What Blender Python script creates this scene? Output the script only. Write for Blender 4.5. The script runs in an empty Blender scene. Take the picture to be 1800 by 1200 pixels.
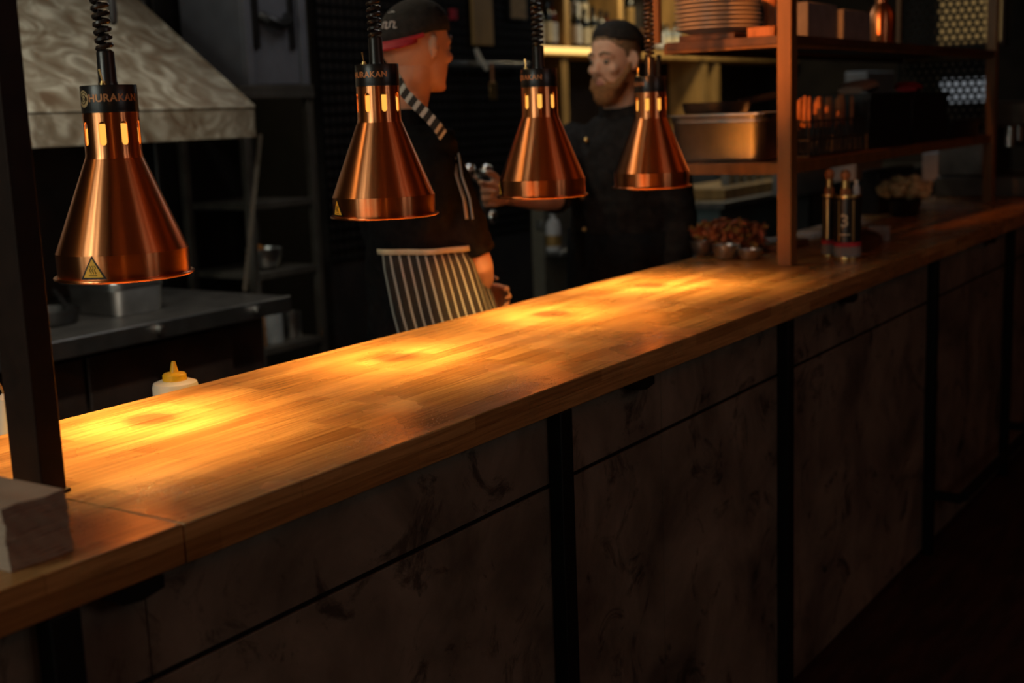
import bpy, bmesh, math, random
from mathutils import Vector, Matrix, Quaternion
from math import sin, cos, pi, radians as rad
random.seed(7)
scn = bpy.context.scene
COL = scn.collection
D = bpy.data

# ------------------------------------------------------------------ camera calibration
def _n(v): v = Vector(v); v.normalize(); return v
F = 2250.0
VX = _n((1530.0, -458.0, F))
_k = -F*F/(1530.0*500.0 - 458.0*13300.0)
DN = _n((500.0*_k, 13300.0*_k, F))
VY = DN.cross(VX)
if VY.z < 0: VY = -VY
VZ = -DN
EYE = Vector((0, -1.321*.92, (1.584+.145)*.92))
ZC = 1.0994                                    # top of the counter
def ray(px, py):
    c = Vector(((px-900)/F, (py-600)/F, 1.0))
    return Vector((VX.dot(c), VY.dot(c), VZ.dot(c)))
def at(px, py, t): return EYE + ray(px, py)*t
def on_z(px, py, z):
    d = ray(px, py); return EYE + d*((z-EYE.z)/d.z)
def on_y(px, py, y):
    d = ray(px, py); return EYE + d*((y-EYE.y)/d.y)
def on_x(px, py, x):
    d = ray(px, py); return EYE + d*((x-EYE.x)/d.x)

# ------------------------------------------------------------------ materials
def new_mat(name):
    m = D.materials.new(name); m.use_nodes = True
    nt = m.node_tree; nt.nodes.clear()
    out = nt.nodes.new('ShaderNodeOutputMaterial')
    b = nt.nodes.new('ShaderNodeBsdfPrincipled')
    nt.links.new(b.outputs[0], out.inputs[0])
    return m, nt, b
def nd(nt, typ, **kw):
    n = nt.nodes.new(typ)
    for k, v in kw.items(): setattr(n, k, v)
    return n
def rgba(c): return (c[0], c[1], c[2], 1.0)
def mat(name, col, rough=.5, metal=0.0, var=.12, scale=12.0, bump=0.0, spec=.5, alpha=1.0, stretch=(1,1,1), coat=0.0, col2=None):
    """plain procedural material: colour broken up by noise, optional bump"""
    m, nt, b = new_mat(name)
    tc = nd(nt, 'ShaderNodeTexCoord'); mp = nd(nt, 'ShaderNodeMapping'); mp.inputs['Scale'].default_value = stretch
    nt.links.new(tc.outputs['Object'], mp.inputs[0])
    nz = nd(nt, 'ShaderNodeTexNoise'); nz.inputs['Scale'].default_value = scale; nz.inputs['Detail'].default_value = 6
    nt.links.new(mp.outputs[0], nz.inputs[0])
    rp = nd(nt, 'ShaderNodeValToRGB')
    c2 = col2 or [min(1, c*(1+var)) for c in col]
    c1 = col if col2 else [c*(1-var) for c in col]
    rp.color_ramp.elements[0].position = .35; rp.color_ramp.elements[1].position = .65
    rp.color_ramp.elements[0].color = rgba(c1); rp.color_ramp.elements[1].color = rgba(c2)
    nt.links.new(nz.outputs[0], rp.inputs[0]); nt.links.new(rp.outputs[0], b.inputs['Base Color'])
    b.inputs['Roughness'].default_value = rough; b.inputs['Metallic'].default_value = metal
    b.inputs['Specular IOR Level'].default_value = spec
    b.inputs['Coat Weight'].default_value = coat
    if bump:
        bp = nd(nt, 'ShaderNodeBump'); bp.inputs['Strength'].default_value = bump; bp.inputs['Distance'].default_value = .01
        nt.links.new(nz.outputs[0], bp.inputs['Height']); nt.links.new(bp.outputs[0], b.inputs['Normal'])
    return m
def glass(name, col, rough=.05, ior=1.45):
    m, nt, b = new_mat(name)
    b.inputs['Base Color'].default_value = rgba(col); b.inputs['Roughness'].default_value = rough
    b.inputs['Transmission Weight'].default_value = 1.0; b.inputs['IOR'].default_value = ior
    return m
def emit(name, col, strength):
    m, nt, b = new_mat(name)
    b.inputs['Base Color'].default_value = (0.02, 0.02, 0.02, 1)
    b.inputs['Emission Color'].default_value = rgba(col); b.inputs['Emission Strength'].default_value = strength
    return m

def wood_block(name):
    """butcher block: finger-jointed staves running along X, varnished"""
    m, nt, b = new_mat(name); L = nt.links.new
    geo = nd(nt, 'ShaderNodeNewGeometry'); sp = nd(nt, 'ShaderNodeSeparateXYZ'); L(geo.outputs['Position'], sp.inputs[0])
    ad = nd(nt, 'ShaderNodeMath', operation='ADD'); L(sp.outputs[1], ad.inputs[0]); L(sp.outputs[2], ad.inputs[1])
    cb = nd(nt, 'ShaderNodeCombineXYZ'); L(sp.outputs[0], cb.inputs[0]); L(ad.outputs[0], cb.inputs[1])
    br = nd(nt, 'ShaderNodeTexBrick'); br.offset = .37; br.offset_frequency = 2; br.squash = 1
    br.inputs['Scale'].default_value = 1.0; br.inputs['Brick Width'].default_value = .42; br.inputs['Row Height'].default_value = .043
    br.inputs['Mortar Size'].default_value = .0006; br.inputs['Mortar Smooth'].default_value = .3; br.inputs['Bias'].default_value = -.1
    br.inputs['Color1'].default_value = (.36, .178, .058, 1); br.inputs['Color2'].default_value = (.60, .340, .130, 1); br.inputs['Mortar'].default_value = (.30, .15, .05, 1)
    L(cb.outputs[0], br.inputs[0])
    mp = nd(nt, 'ShaderNodeMapping'); mp.inputs['Scale'].default_value = (3.0, 70.0, 1.0); L(cb.outputs[0], mp.inputs[0])
    nz = nd(nt, 'ShaderNodeTexNoise'); nz.inputs['Scale'].default_value = 2.0; nz.inputs['Detail'].default_value = 8; nz.inputs['Distortion'].default_value = .6
    L(mp.outputs[0], nz.inputs[0])
    rp = nd(nt, 'ShaderNodeValToRGB'); rp.color_ramp.elements[0].position = .3; rp.color_ramp.elements[1].position = .72
    rp.color_ramp.elements[0].color = (.58, .52, .45, 1); rp.color_ramp.elements[1].color = (1.1, 1.08, 1.05, 1); L(nz.outputs[0], rp.inputs[0])
    mx = nd(nt, 'ShaderNodeMix', data_type='RGBA', blend_type='MULTIPLY'); mx.inputs[0].default_value = 1.0
    L(br.outputs[0], mx.inputs[6]); L(rp.outputs[0], mx.inputs[7])
    L(mx.outputs[2], b.inputs['Base Color'])
    n2 = nd(nt, 'ShaderNodeTexNoise'); n2.inputs['Scale'].default_value = 6.0; n2.inputs['Detail'].default_value = 4; L(geo.outputs['Position'], n2.inputs[0])
    r2 = nd(nt, 'ShaderNodeMapRange'); r2.inputs['From Min'].default_value = .35; r2.inputs['From Max'].default_value = .65
    r2.inputs['To Min'].default_value = .20; r2.inputs['To Max'].default_value = .34; L(n2.outputs[0], r2.inputs[0])
    L(r2.outputs[0], b.inputs['Roughness'])
    n3 = nd(nt, 'ShaderNodeTexNoise'); n3.inputs['Scale'].default_value = 380.0; n3.inputs['Detail'].default_value = 2; L(geo.outputs['Position'], n3.inputs[0])
    pm = nd(nt, 'ShaderNodeMath', operation='MULTIPLY'); L(n3.outputs[0], pm.inputs[0]); L(r2.outputs[0], pm.inputs[1])
    a2 = nd(nt, 'ShaderNodeMath', operation='MULTIPLY_ADD'); L(nz.outputs[0], a2.inputs[0]); a2.inputs[1].default_value = .12; L(pm.outputs[0], a2.inputs[2])
    bp = nd(nt, 'ShaderNodeBump'); bp.inputs['Strength'].default_value = .35; bp.inputs['Distance'].default_value = .0020
    L(a2.outputs[0], bp.inputs['Height']); L(bp.outputs[0], b.inputs['Normal'])
    b.inputs['Specular IOR Level'].default_value = .38
    return m

def stone(name):
    """mottled grey-beige panel with dark veins and smudges"""
    m, nt, b = new_mat(name); L = nt.links.new
    geo = nd(nt, 'ShaderNodeNewGeometry')
    n1 = nd(nt, 'ShaderNodeTexNoise'); n1.inputs['Scale'].default_value = 3.2; n1.inputs['Detail'].default_value = 9; n1.inputs['Roughness'].default_value = .62; n1.inputs['Distortion'].default_value = .5
    L(geo.outputs['Position'], n1.inputs[0])
    r1 = nd(nt, 'ShaderNodeValToRGB'); e = r1.color_ramp.elements
    e[0].position = .3; e[0].color = (.060, .048, .036, 1); e[1].position = .7; e[1].color = (.26, .22, .17, 1)
    L(n1.outputs[0], r1.inputs[0])
    n2 = nd(nt, 'ShaderNodeTexNoise'); n2.inputs['Scale'].default_value = 7.0; n2.inputs['Detail'].default_value = 10; n2.inputs['Roughness'].default_value = .7; n2.inputs['Distortion'].default_value = 1.4
    L(geo.outputs['Position'], n2.inputs[0])
    r2 = nd(nt, 'ShaderNodeValToRGB'); e = r2.color_ramp.elements
    e[0].position = .36; e[0].color = (.22, .20, .18, 1); e[1].position = .46; e[1].color = (1, 1, 1, 1)
    L(n2.outputs[0], r2.inputs[0])
    mx = nd(nt, 'ShaderNodeMix', data_type='RGBA', blend_type='MULTIPLY'); mx.inputs[0].default_value = .85
    L(r1.outputs[0], mx.inputs[6]); L(r2.outputs[0], mx.inputs[7]); L(mx.outputs[2], b.inputs['Base Color'])
    b.inputs['Roughness'].default_value = .45; b.inputs['Specular IOR Level'].default_value = .3
    return m

def copper(name):
    m, nt, b = new_mat(name); L = nt.links.new
    tc = nd(nt, 'ShaderNodeTexCoord'); mp = nd(nt, 'ShaderNodeMapping'); mp.inputs['Scale'].default_value = (2, 2, 420)
    L(tc.outputs['Object'], mp.inputs[0])
    nz = nd(nt, 'ShaderNodeTexNoise'); nz.inputs['Scale'].default_value = 1.0; nz.inputs['Detail'].default_value = 3; L(mp.outputs[0], nz.inputs[0])
    rp = nd(nt, 'ShaderNodeValToRGB'); rp.color_ramp.elements[0].color = (.83, .32, .125, 1); rp.color_ramp.elements[1].color = (.89, .37, .155, 1)
    L(nz.outputs[0], rp.inputs[0]); L(rp.outputs[0], b.inputs['Base Color'])
    mr = nd(nt, 'ShaderNodeMapRange'); mr.inputs['To Min'].default_value = .275; mr.inputs['To Max'].default_value = .29; L(nz.outputs[0], mr.inputs[0]); L(mr.outputs[0], b.inputs['Roughness'])
    b.inputs['Metallic'].default_value = 1.0
    b.inputs['Anisotropic'].default_value = .94; b.inputs['Anisotropic Rotation'].default_value = .25
    tg = nd(nt, 'ShaderNodeTangent', direction_type='RADIAL', axis='Z'); L(tg.outputs[0], b.inputs['Tangent'])
    return m

def stripes(name, c1, c2, n, duty):
    """woven stripes running along V of the UV map"""
    m, nt, b = new_mat(name); L = nt.links.new
    uv = nd(nt, 'ShaderNodeUVMap'); sp = nd(nt, 'ShaderNodeSeparateXYZ'); L(uv.outputs[0], sp.inputs[0])
    mu = nd(nt, 'ShaderNodeMath', operation='MULTIPLY'); mu.inputs[1].default_value = n; L(sp.outputs[0], mu.inputs[0])
    fr = nd(nt, 'ShaderNodeMath', operation='FRACT'); L(mu.outputs[0], fr.inputs[0])
    lt = nd(nt, 'ShaderNodeMath', operation='LESS_THAN'); lt.inputs[1].default_value = duty; L(fr.outputs[0], lt.inputs[0])
    mx = nd(nt, 'ShaderNodeMix', data_type='RGBA'); L(lt.outputs[0], mx.inputs[0]); mx.inputs[6].default_value = rgba(c1); mx.inputs[7].default_value = rgba(c2)
    L(mx.outputs[2], b.inputs['Base Color']); b.inputs['Roughness'].default_value = .85
    return m

M = {}
M['wood'] = wood_block('butcher_block')
M['stone'] = stone('stone_panel')
M['copper'] = copper('brushed_copper')
M['black_metal'] = mat('black_metal', (.012, .011, .011), .42, .0, .2, 30)
M['leg_black'] = mat('leg_black', (.006, .006, .006), .55, 0, .2, 30, spec=.2)
M['post'] = mat('post_bronze', (.016, .0075, .005), .5, .1, .25, 25, bump=.1, spec=.25)
M['post_wood'] = mat('rack_brown', (.19, .085, .021), .5, .0, .25, 18, stretch=(1, 1, .2))
M['black_plastic'] = mat('black_plastic', (.012, .011, .011), .30, 0, .1, 30)
M['cord'] = mat('cord_black', (.022, .016, .014), .33, 0, .1, 40)
M['letter'] = mat('letter_copper', (.62, .27, .11), .45, .3, .1, 40)
M['badge'] = mat('badge_bronze', (.55, .40, .20), .45, .3, .15, 60)
M['yellow'] = mat('sticker_yellow', (.95, .56, .05), .5, 0, .05, 40)
M['ink'] = mat('ink_black', (.012, .010, .010), .5, 0, .05, 40)
M['steel'] = mat('stainless', (.50, .50, .49), .34, 1.0, .12, 14, bump=.02)
M['steel_dark'] = mat('stainless_dark', (.22, .21, .20), .42, .9, .2, 10)
M['rack_grey'] = mat('rack_grey', (.11, .10, .085), .5, .6, .2, 10)
M['leg_brown'] = mat('leg_brown', (.050, .038, .025), .55, .3, .2, 10)
M['chrome'] = mat('chrome', (.75, .75, .74), .12, 1.0, .05, 10)
M['paper'] = mat('paper_dimmed', (.36, .27, .205), .9, 0, .06, 25, bump=.04)  # white paper, its colour darkened to stand for the dim light
M['board'] = mat('dark_board', (.085, .036, .016), .5, 0, .3, 9, stretch=(.3, 3, 3))
M['oak'] = mat('oak', (.46, .27, .09), .5, 0, .25, 8, stretch=(2, 2, .3))
M['plate'] = mat('plate_glaze', (.66, .58, .48), .25, 0, .05, 12)
M['brass'] = mat('brass', (.78, .52, .20), .28, 1.0, .1, 20)
M['tin_black'] = mat('tin_black', (.014, .011, .010), .3, 0, .1, 20)
M['skin1'] = mat('skin_warm', (.60, .31, .19), .55, 0, .08, 20, spec=.3)
M['skin2'] = mat('skin_fair', (.66, .40, .28), .5, 0, .08, 20, spec=.35)
M['lip'] = mat('lip', (.42, .16, .13), .5, 0, .1, 30)
M['cloth'] = mat('black_cloth', (.0085, .009, .0105), .95, 0, .25, 40, bump=.3, spec=.06)
M['cloth2'] = mat('charcoal_cloth', (.019, .0185, .0195), .95, 0, .25, 35, bump=.4, spec=.08)
M['cap'] = mat('cap_cloth', (.028, .027, .027), .9, 0, .2, 60, bump=.3, spec=.2)
M['red'] = mat('red_trim', (.42, .02, .035), .7, 0, .1, 40)
M['hair'] = mat('fair_hair', (.20, .12, .06), .7, 0, .3, 90, bump=.5)
M['beard'] = mat('ginger_beard', (.27, .12, .04), .8, 0, .35, 130, bump=.9)
M['white'] = mat('white_plastic', (.70, .66, .58), .35, 0, .04, 10)
M['cap_yellow'] = mat('yellow_plastic', (.80, .47, .02), .35, 0, .05, 10)
M['floor'] = mat('floor_boards', (.030, .012, .009), .6, 0, .5, 5, stretch=(1, 6, 1))
M['wall_dark'] = mat('wall_dark', (.020, .015, .012), .8, 0, .4, 5, bump=.2)
M['wall_warm'] = mat('wall_warm', (.16, .085, .05), .8, 0, .3, 4)
M['ceiling'] = mat('ceiling_brown', (.22, .14, .09), .9, 0, .3, 3)
M['oven'] = mat('oven_brown', (.030, .016, .011), .6, .0, .5, 6)
M['bin'] = mat('bin_slate', (.115, .120, .140), .55, 0, .12, 8)
M['eye'] = mat('eye_white_dimmed', (.22, .18, .15), .2, 0, .02, 10)  # eye whites darkened in colour in place of shade on the eyes
M['iris'] = mat('iris', (.04, .05, .05), .2, 0, .1, 10)
M['leaf_red'] = mat('leaf_red', (.24, .060, .032), .5, 0, .5, 40, col2=(.42, .15, .055))
M['leaf_gold'] = mat('leaf_gold', (.30, .18, .05), .6, 0, .4, 40)
M['dried'] = mat('dried_flowers', (.74, .55, .28), .9, 0, .35, 60, bump=.8)
M['glass'] = glass('clear_glass', (.9, .92, .92))
M['glass_dark'] = mat('bottle_dark', (.010, .013, .010), .1, 0, .2, 8)
M['glass_amber'] = mat('bottle_amber', (.10, .022, .012), .1, 0, .2, 8)
M['glass_clear'] = mat('bottle_pale', (.30, .33, .34), .12, 0, .2, 8)
M['label_cream'] = mat('label_cream', (.62, .54, .38), .7, 0, .15, 30)
M['label_white'] = mat('label_white', (.55, .55, .56), .7, 0, .12, 30)
M['label_tan'] = mat('label_tan', (.50, .32, .15), .7, 0, .2, 30)
M['box_grey'] = mat('box_card', (.20, .19, .19), .85, 0, .12, 20)
M['locker'] = mat('locker_olive', (.13, .12, .09), .6, 0, .15, 8)
M['teal'] = mat('teal_panel', (.10, .14, .145), .4, 0, .15, 6)
M['grey'] = mat('grey_paint', (.30, .30, .30), .6, 0, .12, 8)
M['sauce_o'] = mat('orange_sauce', (.50, .18, .02), .3, 0, .1, 12)
M['handle_wood'] = mat('handle_wood', (.42, .16, .055), .5, 0, .3, 30, stretch=(3, 3, .5))

def hood_mat():
    m, nt, b = new_mat('hood_patina'); L = nt.links.new
    geo = nd(nt, 'ShaderNodeNewGeometry')
    n1 = nd(nt, 'ShaderNodeTexNoise'); n1.inputs['Scale'].default_value = 6.5; n1.inputs['Detail'].default_value = 8; n1.inputs['Distortion'].default_value = 2.2
    L(geo.outputs['Position'], n1.inputs[0])
    r1 = nd(nt, 'ShaderNodeValToRGB'); e = r1.color_ramp.elements
    e[0].position = .3; e[0].color = (.13, .085, .05, 1); e[1].position = .68; e[1].color = (.44, .41, .33, 1)
    q = e.new(.5); q.color = (.235, .20, .145, 1)
    L(n1.outputs[0], r1.inputs[0]); L(r1.outputs[0], b.inputs['Base Color'])
    b.inputs['Roughness'].default_value = .5; b.inputs['Metallic'].default_value = .35
    bp = nd(nt, 'ShaderNodeBump'); bp.inputs['Strength'].default_value = .4; bp.inputs['Distance'].default_value = .01; L(n1.outputs[0], bp.inputs['Height']); L(bp.outputs[0], b.inputs['Normal'])
    return m
M['hood'] = hood_mat()

# ------------------------------------------------------------------ mesh builder
W = {}
class MB:
    def __init__(s): s.v = []; s.f = []; s.sm = []; s.uv = None
    def add(s, vs, fs, smooth=True):
        o = len(s.v); s.v += [Vector(p) for p in vs]
        for f in fs: s.f.append([o+i for i in f]); s.sm.append(smooth)
        return s
    def box(s, x0, x1, y0, y1, z0, z1):
        vs = [(x, y, z) for x in (x0, x1) for y in (y0, y1) for z in (z0, z1)]
        return s.add(vs, [(0,1,3,2),(4,6,7,5),(0,4,5,1),(2,3,7,6),(0,2,6,4),(1,5,7,3)], False)
    def obox(s, c, ux, uy, uz, hx, hy, hz):
        c = Vector(c); ux = _n(ux); uy = _n(uy); uz = _n(uz)
        vs = [c+ux*(a*hx)+uy*(b*hy)+uz*(d*hz) for a in (-1,1) for b in (-1,1) for d in (-1,1)]
        return s.add(vs, [(0,1,3,2),(4,6,7,5),(0,4,5,1),(2,3,7,6),(0,2,6,4),(1,5,7,3)], False)
    def tube(s, path, rad_, n=10, caps=True, ref=None, smooth=True):
        path = [Vector(p) for p in path]
        if not isinstance(rad_, (list, tuple)): rad_ = [rad_]*len(path)
        T = []
        for i in range(len(path)):
            a = path[max(0, i-1)]; b = path[min(len(path)-1, i+1)]
            T.append(_n(b-a))
        if ref is None:
            ref = Vector((0,0,1)) if abs(T[0].z) < .9 else Vector((1,0,0))
        u = Vector(ref); u = _n(u - T[0]*u.dot(T[0])); vs = []; fs = []
        for i, p in enumerate(path):
            u = u - T[i]*u.dot(T[i]); u.normalize(); w = T[i].cross(u)
            r = rad_[i]; a, b = (r if isinstance(r, (tuple, list)) else (r, r))
            for k in range(n):
                t = 2*pi*k/n; vs.append(p + u*(a*cos(t)) + w*(b*sin(t)))
        for i in range(len(path)-1):
            for k in range(n):
                fs.append((i*n+k, i*n+(k+1) % n, (i+1)*n+(k+1) % n, (i+1)*n+k))
        s.add(vs, fs, smooth)
        if caps:
            o = len(s.v)-len(vs)
            s.f.append([o+k for k in range(n)][::-1]); s.sm.append(False)
            s.f.append([o+(len(path)-1)*n+k for k in range(n)]); s.sm.append(False)
        return s
    def cyl(s, p0, p1, r0, r1=None, n=20, smooth=True): return s.tube([p0, p1], [r0, r0 if r1 is None else r1], n, True, None, smooth)
    def lathe(s, prof, c=(0,0,0), n=48, closed=False):
        c = Vector(c); vs = []; fs = []; m = len(prof)
        for r, z in prof:
            for k in range(n):
                t = 2*pi*k/n; vs.append(c+Vector((r*cos(t), r*sin(t), z)))
        for i in range(m if closed else m-1):
            j = (i+1) % m
            for k in range(n):
                fs.append((i*n+k, i*n+(k+1) % n, j*n+(k+1) % n, j*n+k))
        s.add(vs, fs)
        if not closed:
            o = len(s.v)-len(vs)
            if prof[0][0] > 1e-5: s.f.append([o+k for k in range(n)][::-1]); s.sm.append(False)
            if prof[-1][0] > 1e-5: s.f.append([o+(m-1)*n+k for k in range(n)]); s.sm.append(False)
        return s
    def ell(s, c, r, n=20, m=12, rot=None):
        c = Vector(c); vs = []; fs = []
        for i in range(m+1):
            ph = -pi/2+pi*i/m
            for k in range(n):
                t = 2*pi*k/n; p = Vector((r[0]*cos(ph)*cos(t), r[1]*cos(ph)*sin(t), r[2]*sin(ph)))
                if rot is not None: p = rot @ p
                vs.append(c+p)
        for i in range(m):
            for k in range(n):
                fs.append((i*n+k, i*n+(k+1) % n, (i+1)*n+(k+1) % n, (i+1)*n+k))
        return s.add(vs, fs)
    def prism(s, pts, dirv):
        """extrude the flat polygon pts along dirv"""
        n = len(pts); pts = [Vector(p) for p in pts]; d = Vector(dirv)
        return s.add(pts+[p+d for p in pts], [tuple(range(n))[::-1], tuple(range(n, 2*n))]+[(i, (i+1) % n, n+(i+1) % n, n+i) for i in range(n)], False)
    def mesh(s, name, off=Vector((0,0,0))):
        me = D.meshes.new(name)
        me.from_pydata([p-off for p in s.v], [], s.f); me.update()
        bm = bmesh.new(); bm.from_mesh(me)
        bmesh.ops.remove_doubles(bm, verts=bm.verts, dist=1e-6)
        bmesh.ops.recalc_face_normals(bm, faces=bm.faces)
        bm.to_mesh(me); bm.free()
        return me
def wpos(o): return W.get(o.name, Vector((0,0,0)))
def tag(o, label=None, cat=None, group=None, kind=None):
    if label: o['label'] = label
    if cat: o['category'] = cat
    if group: o['group'] = group
    if kind: o['kind'] = kind
    return o
def finish(o, material, bevel=0, sharp=35):
    me = o.data
    if material: me.materials.append(M[material] if isinstance(material, str) else material)
    me.polygons.foreach_set('use_smooth', [True]*len(me.polygons))
    me.set_sharp_from_angle(angle=rad(sharp)); me.update()
    if bevel:
        b = o.modifiers.new('bevel', 'BEVEL'); b.width = bevel; b.segments = 2; b.limit_method = 'ANGLE'; b.angle_limit = rad(40); b.use_clamp_overlap = True
def obj(name, mb, material, parent=None, bevel=0, label=None, local=False, origin=None, sharp=35):
    """one mesh object; mesh coordinates are world ones unless local"""
    if local: off = Vector((0,0,0))
    elif parent is not None: off = wpos(parent)
    else:
        if origin is None:
            xs = [p.x for p in mb.v]; ys = [p.y for p in mb.v]; zs = [p.z for p in mb.v]
            origin = Vector(((min(xs)+max(xs))/2, (min(ys)+max(ys))/2, min(zs)))
        off = Vector(origin)
    me = mb.mesh(name, off)
    o = D.objects.new(name, me); COL.objects.link(o)
    if parent is not None: o.parent = parent; W[o.name] = wpos(parent)
    else: o.location = off; W[o.name] = off
    finish(o, material, bevel, sharp)
    if label: o['label'] = label
    return o
def thing(name, label, cat, loc, group=None, rz=0):
    o = D.objects.new(name, None); COL.objects.link(o); o.location = loc; o.rotation_euler = (0, 0, rz); o.empty_display_size = .05
    W[o.name] = Vector(loc)
    return tag(o, label, cat, group)
def copy_thing(src, loc, label, group=None, rz=None):
    r = src.copy(); COL.objects.link(r); r.location = loc; W[r.name] = Vector(loc)
    if rz is not None: r.rotation_euler = (0, 0, rz)
    r['label'] = label
    if group: r['group'] = group
    for ch in list(src.children):
        c = ch.copy(); COL.objects.link(c); c.parent = r
        for g in list(ch.children):
            d = g.copy(); COL.objects.link(d); d.parent = c
    return r
def struct(name, mb, material, bevel=0):
    return tag(obj(name, mb, material, None, bevel), kind='structure')
def evaluated(o, keep_mats=True):
    """bake the object's modifiers into its mesh"""
    dg = bpy.context.evaluated_depsgraph_get(); dg.update()
    me = D.meshes.new_from_object(o.evaluated_get(dg)); old = o.data
    o.modifiers.clear(); o.data = me
    return o

# ------------------------------------------------------------------ setting
X0, X1, Y0, Y1, ZT = -4.2, 12.6, -5.2, 4.0, 3.1
struct('floor', MB().box(X0, X1, Y0, Y1, -.05, 0), 'floor')
struct('ceiling', MB().box(X0, X1, Y0, Y1, ZT, ZT+.05), 'ceiling')
struct('wall_back', MB().box(X0, X1, Y1, Y1+.1, 0, ZT), 'wall_dark')
struct('wall_front', MB().box(X0, X1, Y0-.1, Y0, 0, ZT), 'wall_warm')
struct('wall_left', MB().box(X0-.1, X0, Y0, Y1, 0, ZT), 'wall_warm')
struct('wall_right', MB().box(X1, X1+.1, Y0, Y1, 0, ZT), 'wall_dark')

# ------------------------------------------------------------------ counter
CT = .053                                        # slab thickness
XJ, XE = 1.045, 7.4                              # joint between the two worktops, far end
CD = .644                                        # depth
w1 = obj('wooden_worktop', MB().box(XJ+.0012, XE, 0, CD, ZC-CT, ZC), 'wood', None, .002)
tag(w1, 'long varnished butcher block counter top glowing under the copper lamps', 'counter')
w2 = obj('wooden_worktop', MB().box(-.9, XJ-.0012, 0, CD, ZC-CT, ZC), 'wood', None, .002)
tag(w2, 'short butcher block counter top carrying the napkins, left of the seam', 'counter')
cb = thing('counter_base', 'dark counter front of stone panels between black steel legs', 'counter base', (3.2, .3, 0))
zs = ZC-CT
legx = [-.217, .882, 1.987, 3.093, 4.42, 5.53, 6.63]
for x in legx:
    obj('leg', MB().box(x-.042, x, -.001, .028, 0, zs-.0005), 'leg_black', cb, .002)
ys = .030
seam = .9
strips = [(-.9, 1.0), (1.0, 2.405), (2.405, 3.08), (3.08, 4.41), (4.41, 5.52), (5.52, 6.62), (6.62, 7.4)]
for a, b in strips:
    obj('upper_panel', MB().box(a+.001, b-.001, ys, ys+.02, seam+.007, zs-.0005), 'stone', cb, .001)
    obj('lower_panel', MB().box(a+.001, b-.001, ys, ys+.02, .02, seam-.002), 'stone', cb, .001)
obj('carcass', MB().box(-.88, XE-.02, ys+.022, CD-.03, .02, zs-.0005), 'leg_black', cb)
obj('seam_rail', MB().box(-.9, 7.4, ys+.004, ys+.022, seam-.002, seam+.007), 'leg_black', cb)
for (px, py) in ((225, 1040), (1122, 674), (1490, 524), (1740, 424)):
    p = on_y(px, py, .01)
    obj('bracket', MB().prism([(p.x-.045, -.004, zs-.0005), (p.x+.045, -.004, zs-.0005), (p.x+.045, -.004, zs-.016), (p.x+.01, -.004, zs-.022), (p.x-.02, -.004, zs-.018)], (0, .034, 0)), 'leg_black', cb)
fr = obj('foot_rail', MB().cyl((4.42, -.10, .22), (7.3, -.10, .22), .018), 'leg_black', cb)
for x in (4.40, 5.51, 6.61):
    obj('rail_bracket', MB().box(x-.02, x+.0, -.10, .0, .205, .235), 'leg_black', fr)

# droplets wiped towards the front edge
M['droplet'] = mat('droplet', (.30, .17, .07), .06, 0, .1, 40, spec=.9, coat=1.0)
m = MB(); rnd = random.Random(21)
for cx_, cy_, sx_, sy_, n_ in ((1.50, .050, .10, .045, 900), (1.90, .050, .085, .040, 700), (2.40, .075, .14, .050, 1100), (1.13, .130, .055, .060, 420), (.985, .125, .030, .060, 200)):
    for i in range(n_):
        x = rnd.gauss(cx_, sx_*.6); y = rnd.gauss(cy_, sy_*.6)
        if y < .004 or abs(x-XJ) < .004: continue
        r = rnd.uniform(.0004, .0011); h_ = r*rnd.uniform(.28, .5); e_ = rnd.uniform(1, 2.2)
        vs = [(x, y, ZC+h_)]
        for q, zz in ((.6, .72), (1.0, 0.0)):
            for k in range(7): vs.append((x+r*e_*q*cos(2*pi*k/7), y+r*q*sin(2*pi*k/7), ZC+h_*zz+.00005))
        m.add(vs, [(0, 1+k, 1+(k+1) % 7) for k in range(7)]+[(1+k, 8+k, 8+(k+1) % 7, 1+(k+1) % 7) for k in range(7)])
tag(obj('water_droplets', m, 'droplet', None, sharp=80), 'fine water droplets glinting along the front edge of the counter', 'droplets', kind='stuff')

# ------------------------------------------------------------------ napkins
NH = .076; NN = 15; NX0, NX1, NY0, NY1 = .823, .909, .040, .205
ords = ['top', 'second', 'third', 'fourth', 'fifth', 'sixth', 'seventh', 'eighth', 'ninth', 'tenth', 'eleventh', 'twelfth', 'thirteenth', 'fourteenth', 'bottom']
for i in range(NN):
    z0 = ZC+.0003+i*NH/NN; z1 = z0+NH/NN-.0002
    dx = random.uniform(-.0015, .0015)+.004*(i/NN-.5)*-1; dy = random.uniform(-.0012, .0012)
    m = MB(); n = 24
    for z in (z0, z1): pass
    vs = []; fs = []
    for a, z in enumerate((z0, (z0+z1)/2, z1)):
        g = 0 if a == 1 else -.0008
        for k in range(n+1):
            u = k/n; wob = .0012*sin(7*u+i*1.3)+.0006*sin(23*u+i)
            vs.append((NX0-g+dx+(NX1-NX0+2*g)*u, NY0-g+dy+wob, z+.0008*sin(9*u+i*.4)*(i/NN)))
        for k in range(n+1):
            u = 1-k/n
            vs.append((NX0-g+dx+(NX1-NX0+2*g)*u, NY1+g+dy, z+.0008*sin(9*u+i*.4)*(i/NN)))
    R_ = 2*(n+1)
    for a in range(2):
        for k in range(R_): fs.append((a*R_+k, a*R_+(k+1) % R_, (a+1)*R_+(k+1) % R_, (a+1)*R_+k))
    for a in (0, 2):
        for k in range(n): fs.append((a*R_+k, a*R_+k+1, a*R_+R_-2-k, a*R_+R_-1-k))
    m.add(vs, fs)
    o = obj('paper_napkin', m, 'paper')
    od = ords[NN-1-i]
    tag(o, 'folded white paper napkin, %s of the stack on the counter' % (od if od in ('top', 'bottom') else od+' from the top'), 'napkin', 'paper napkins stacked on the counter')

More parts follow.
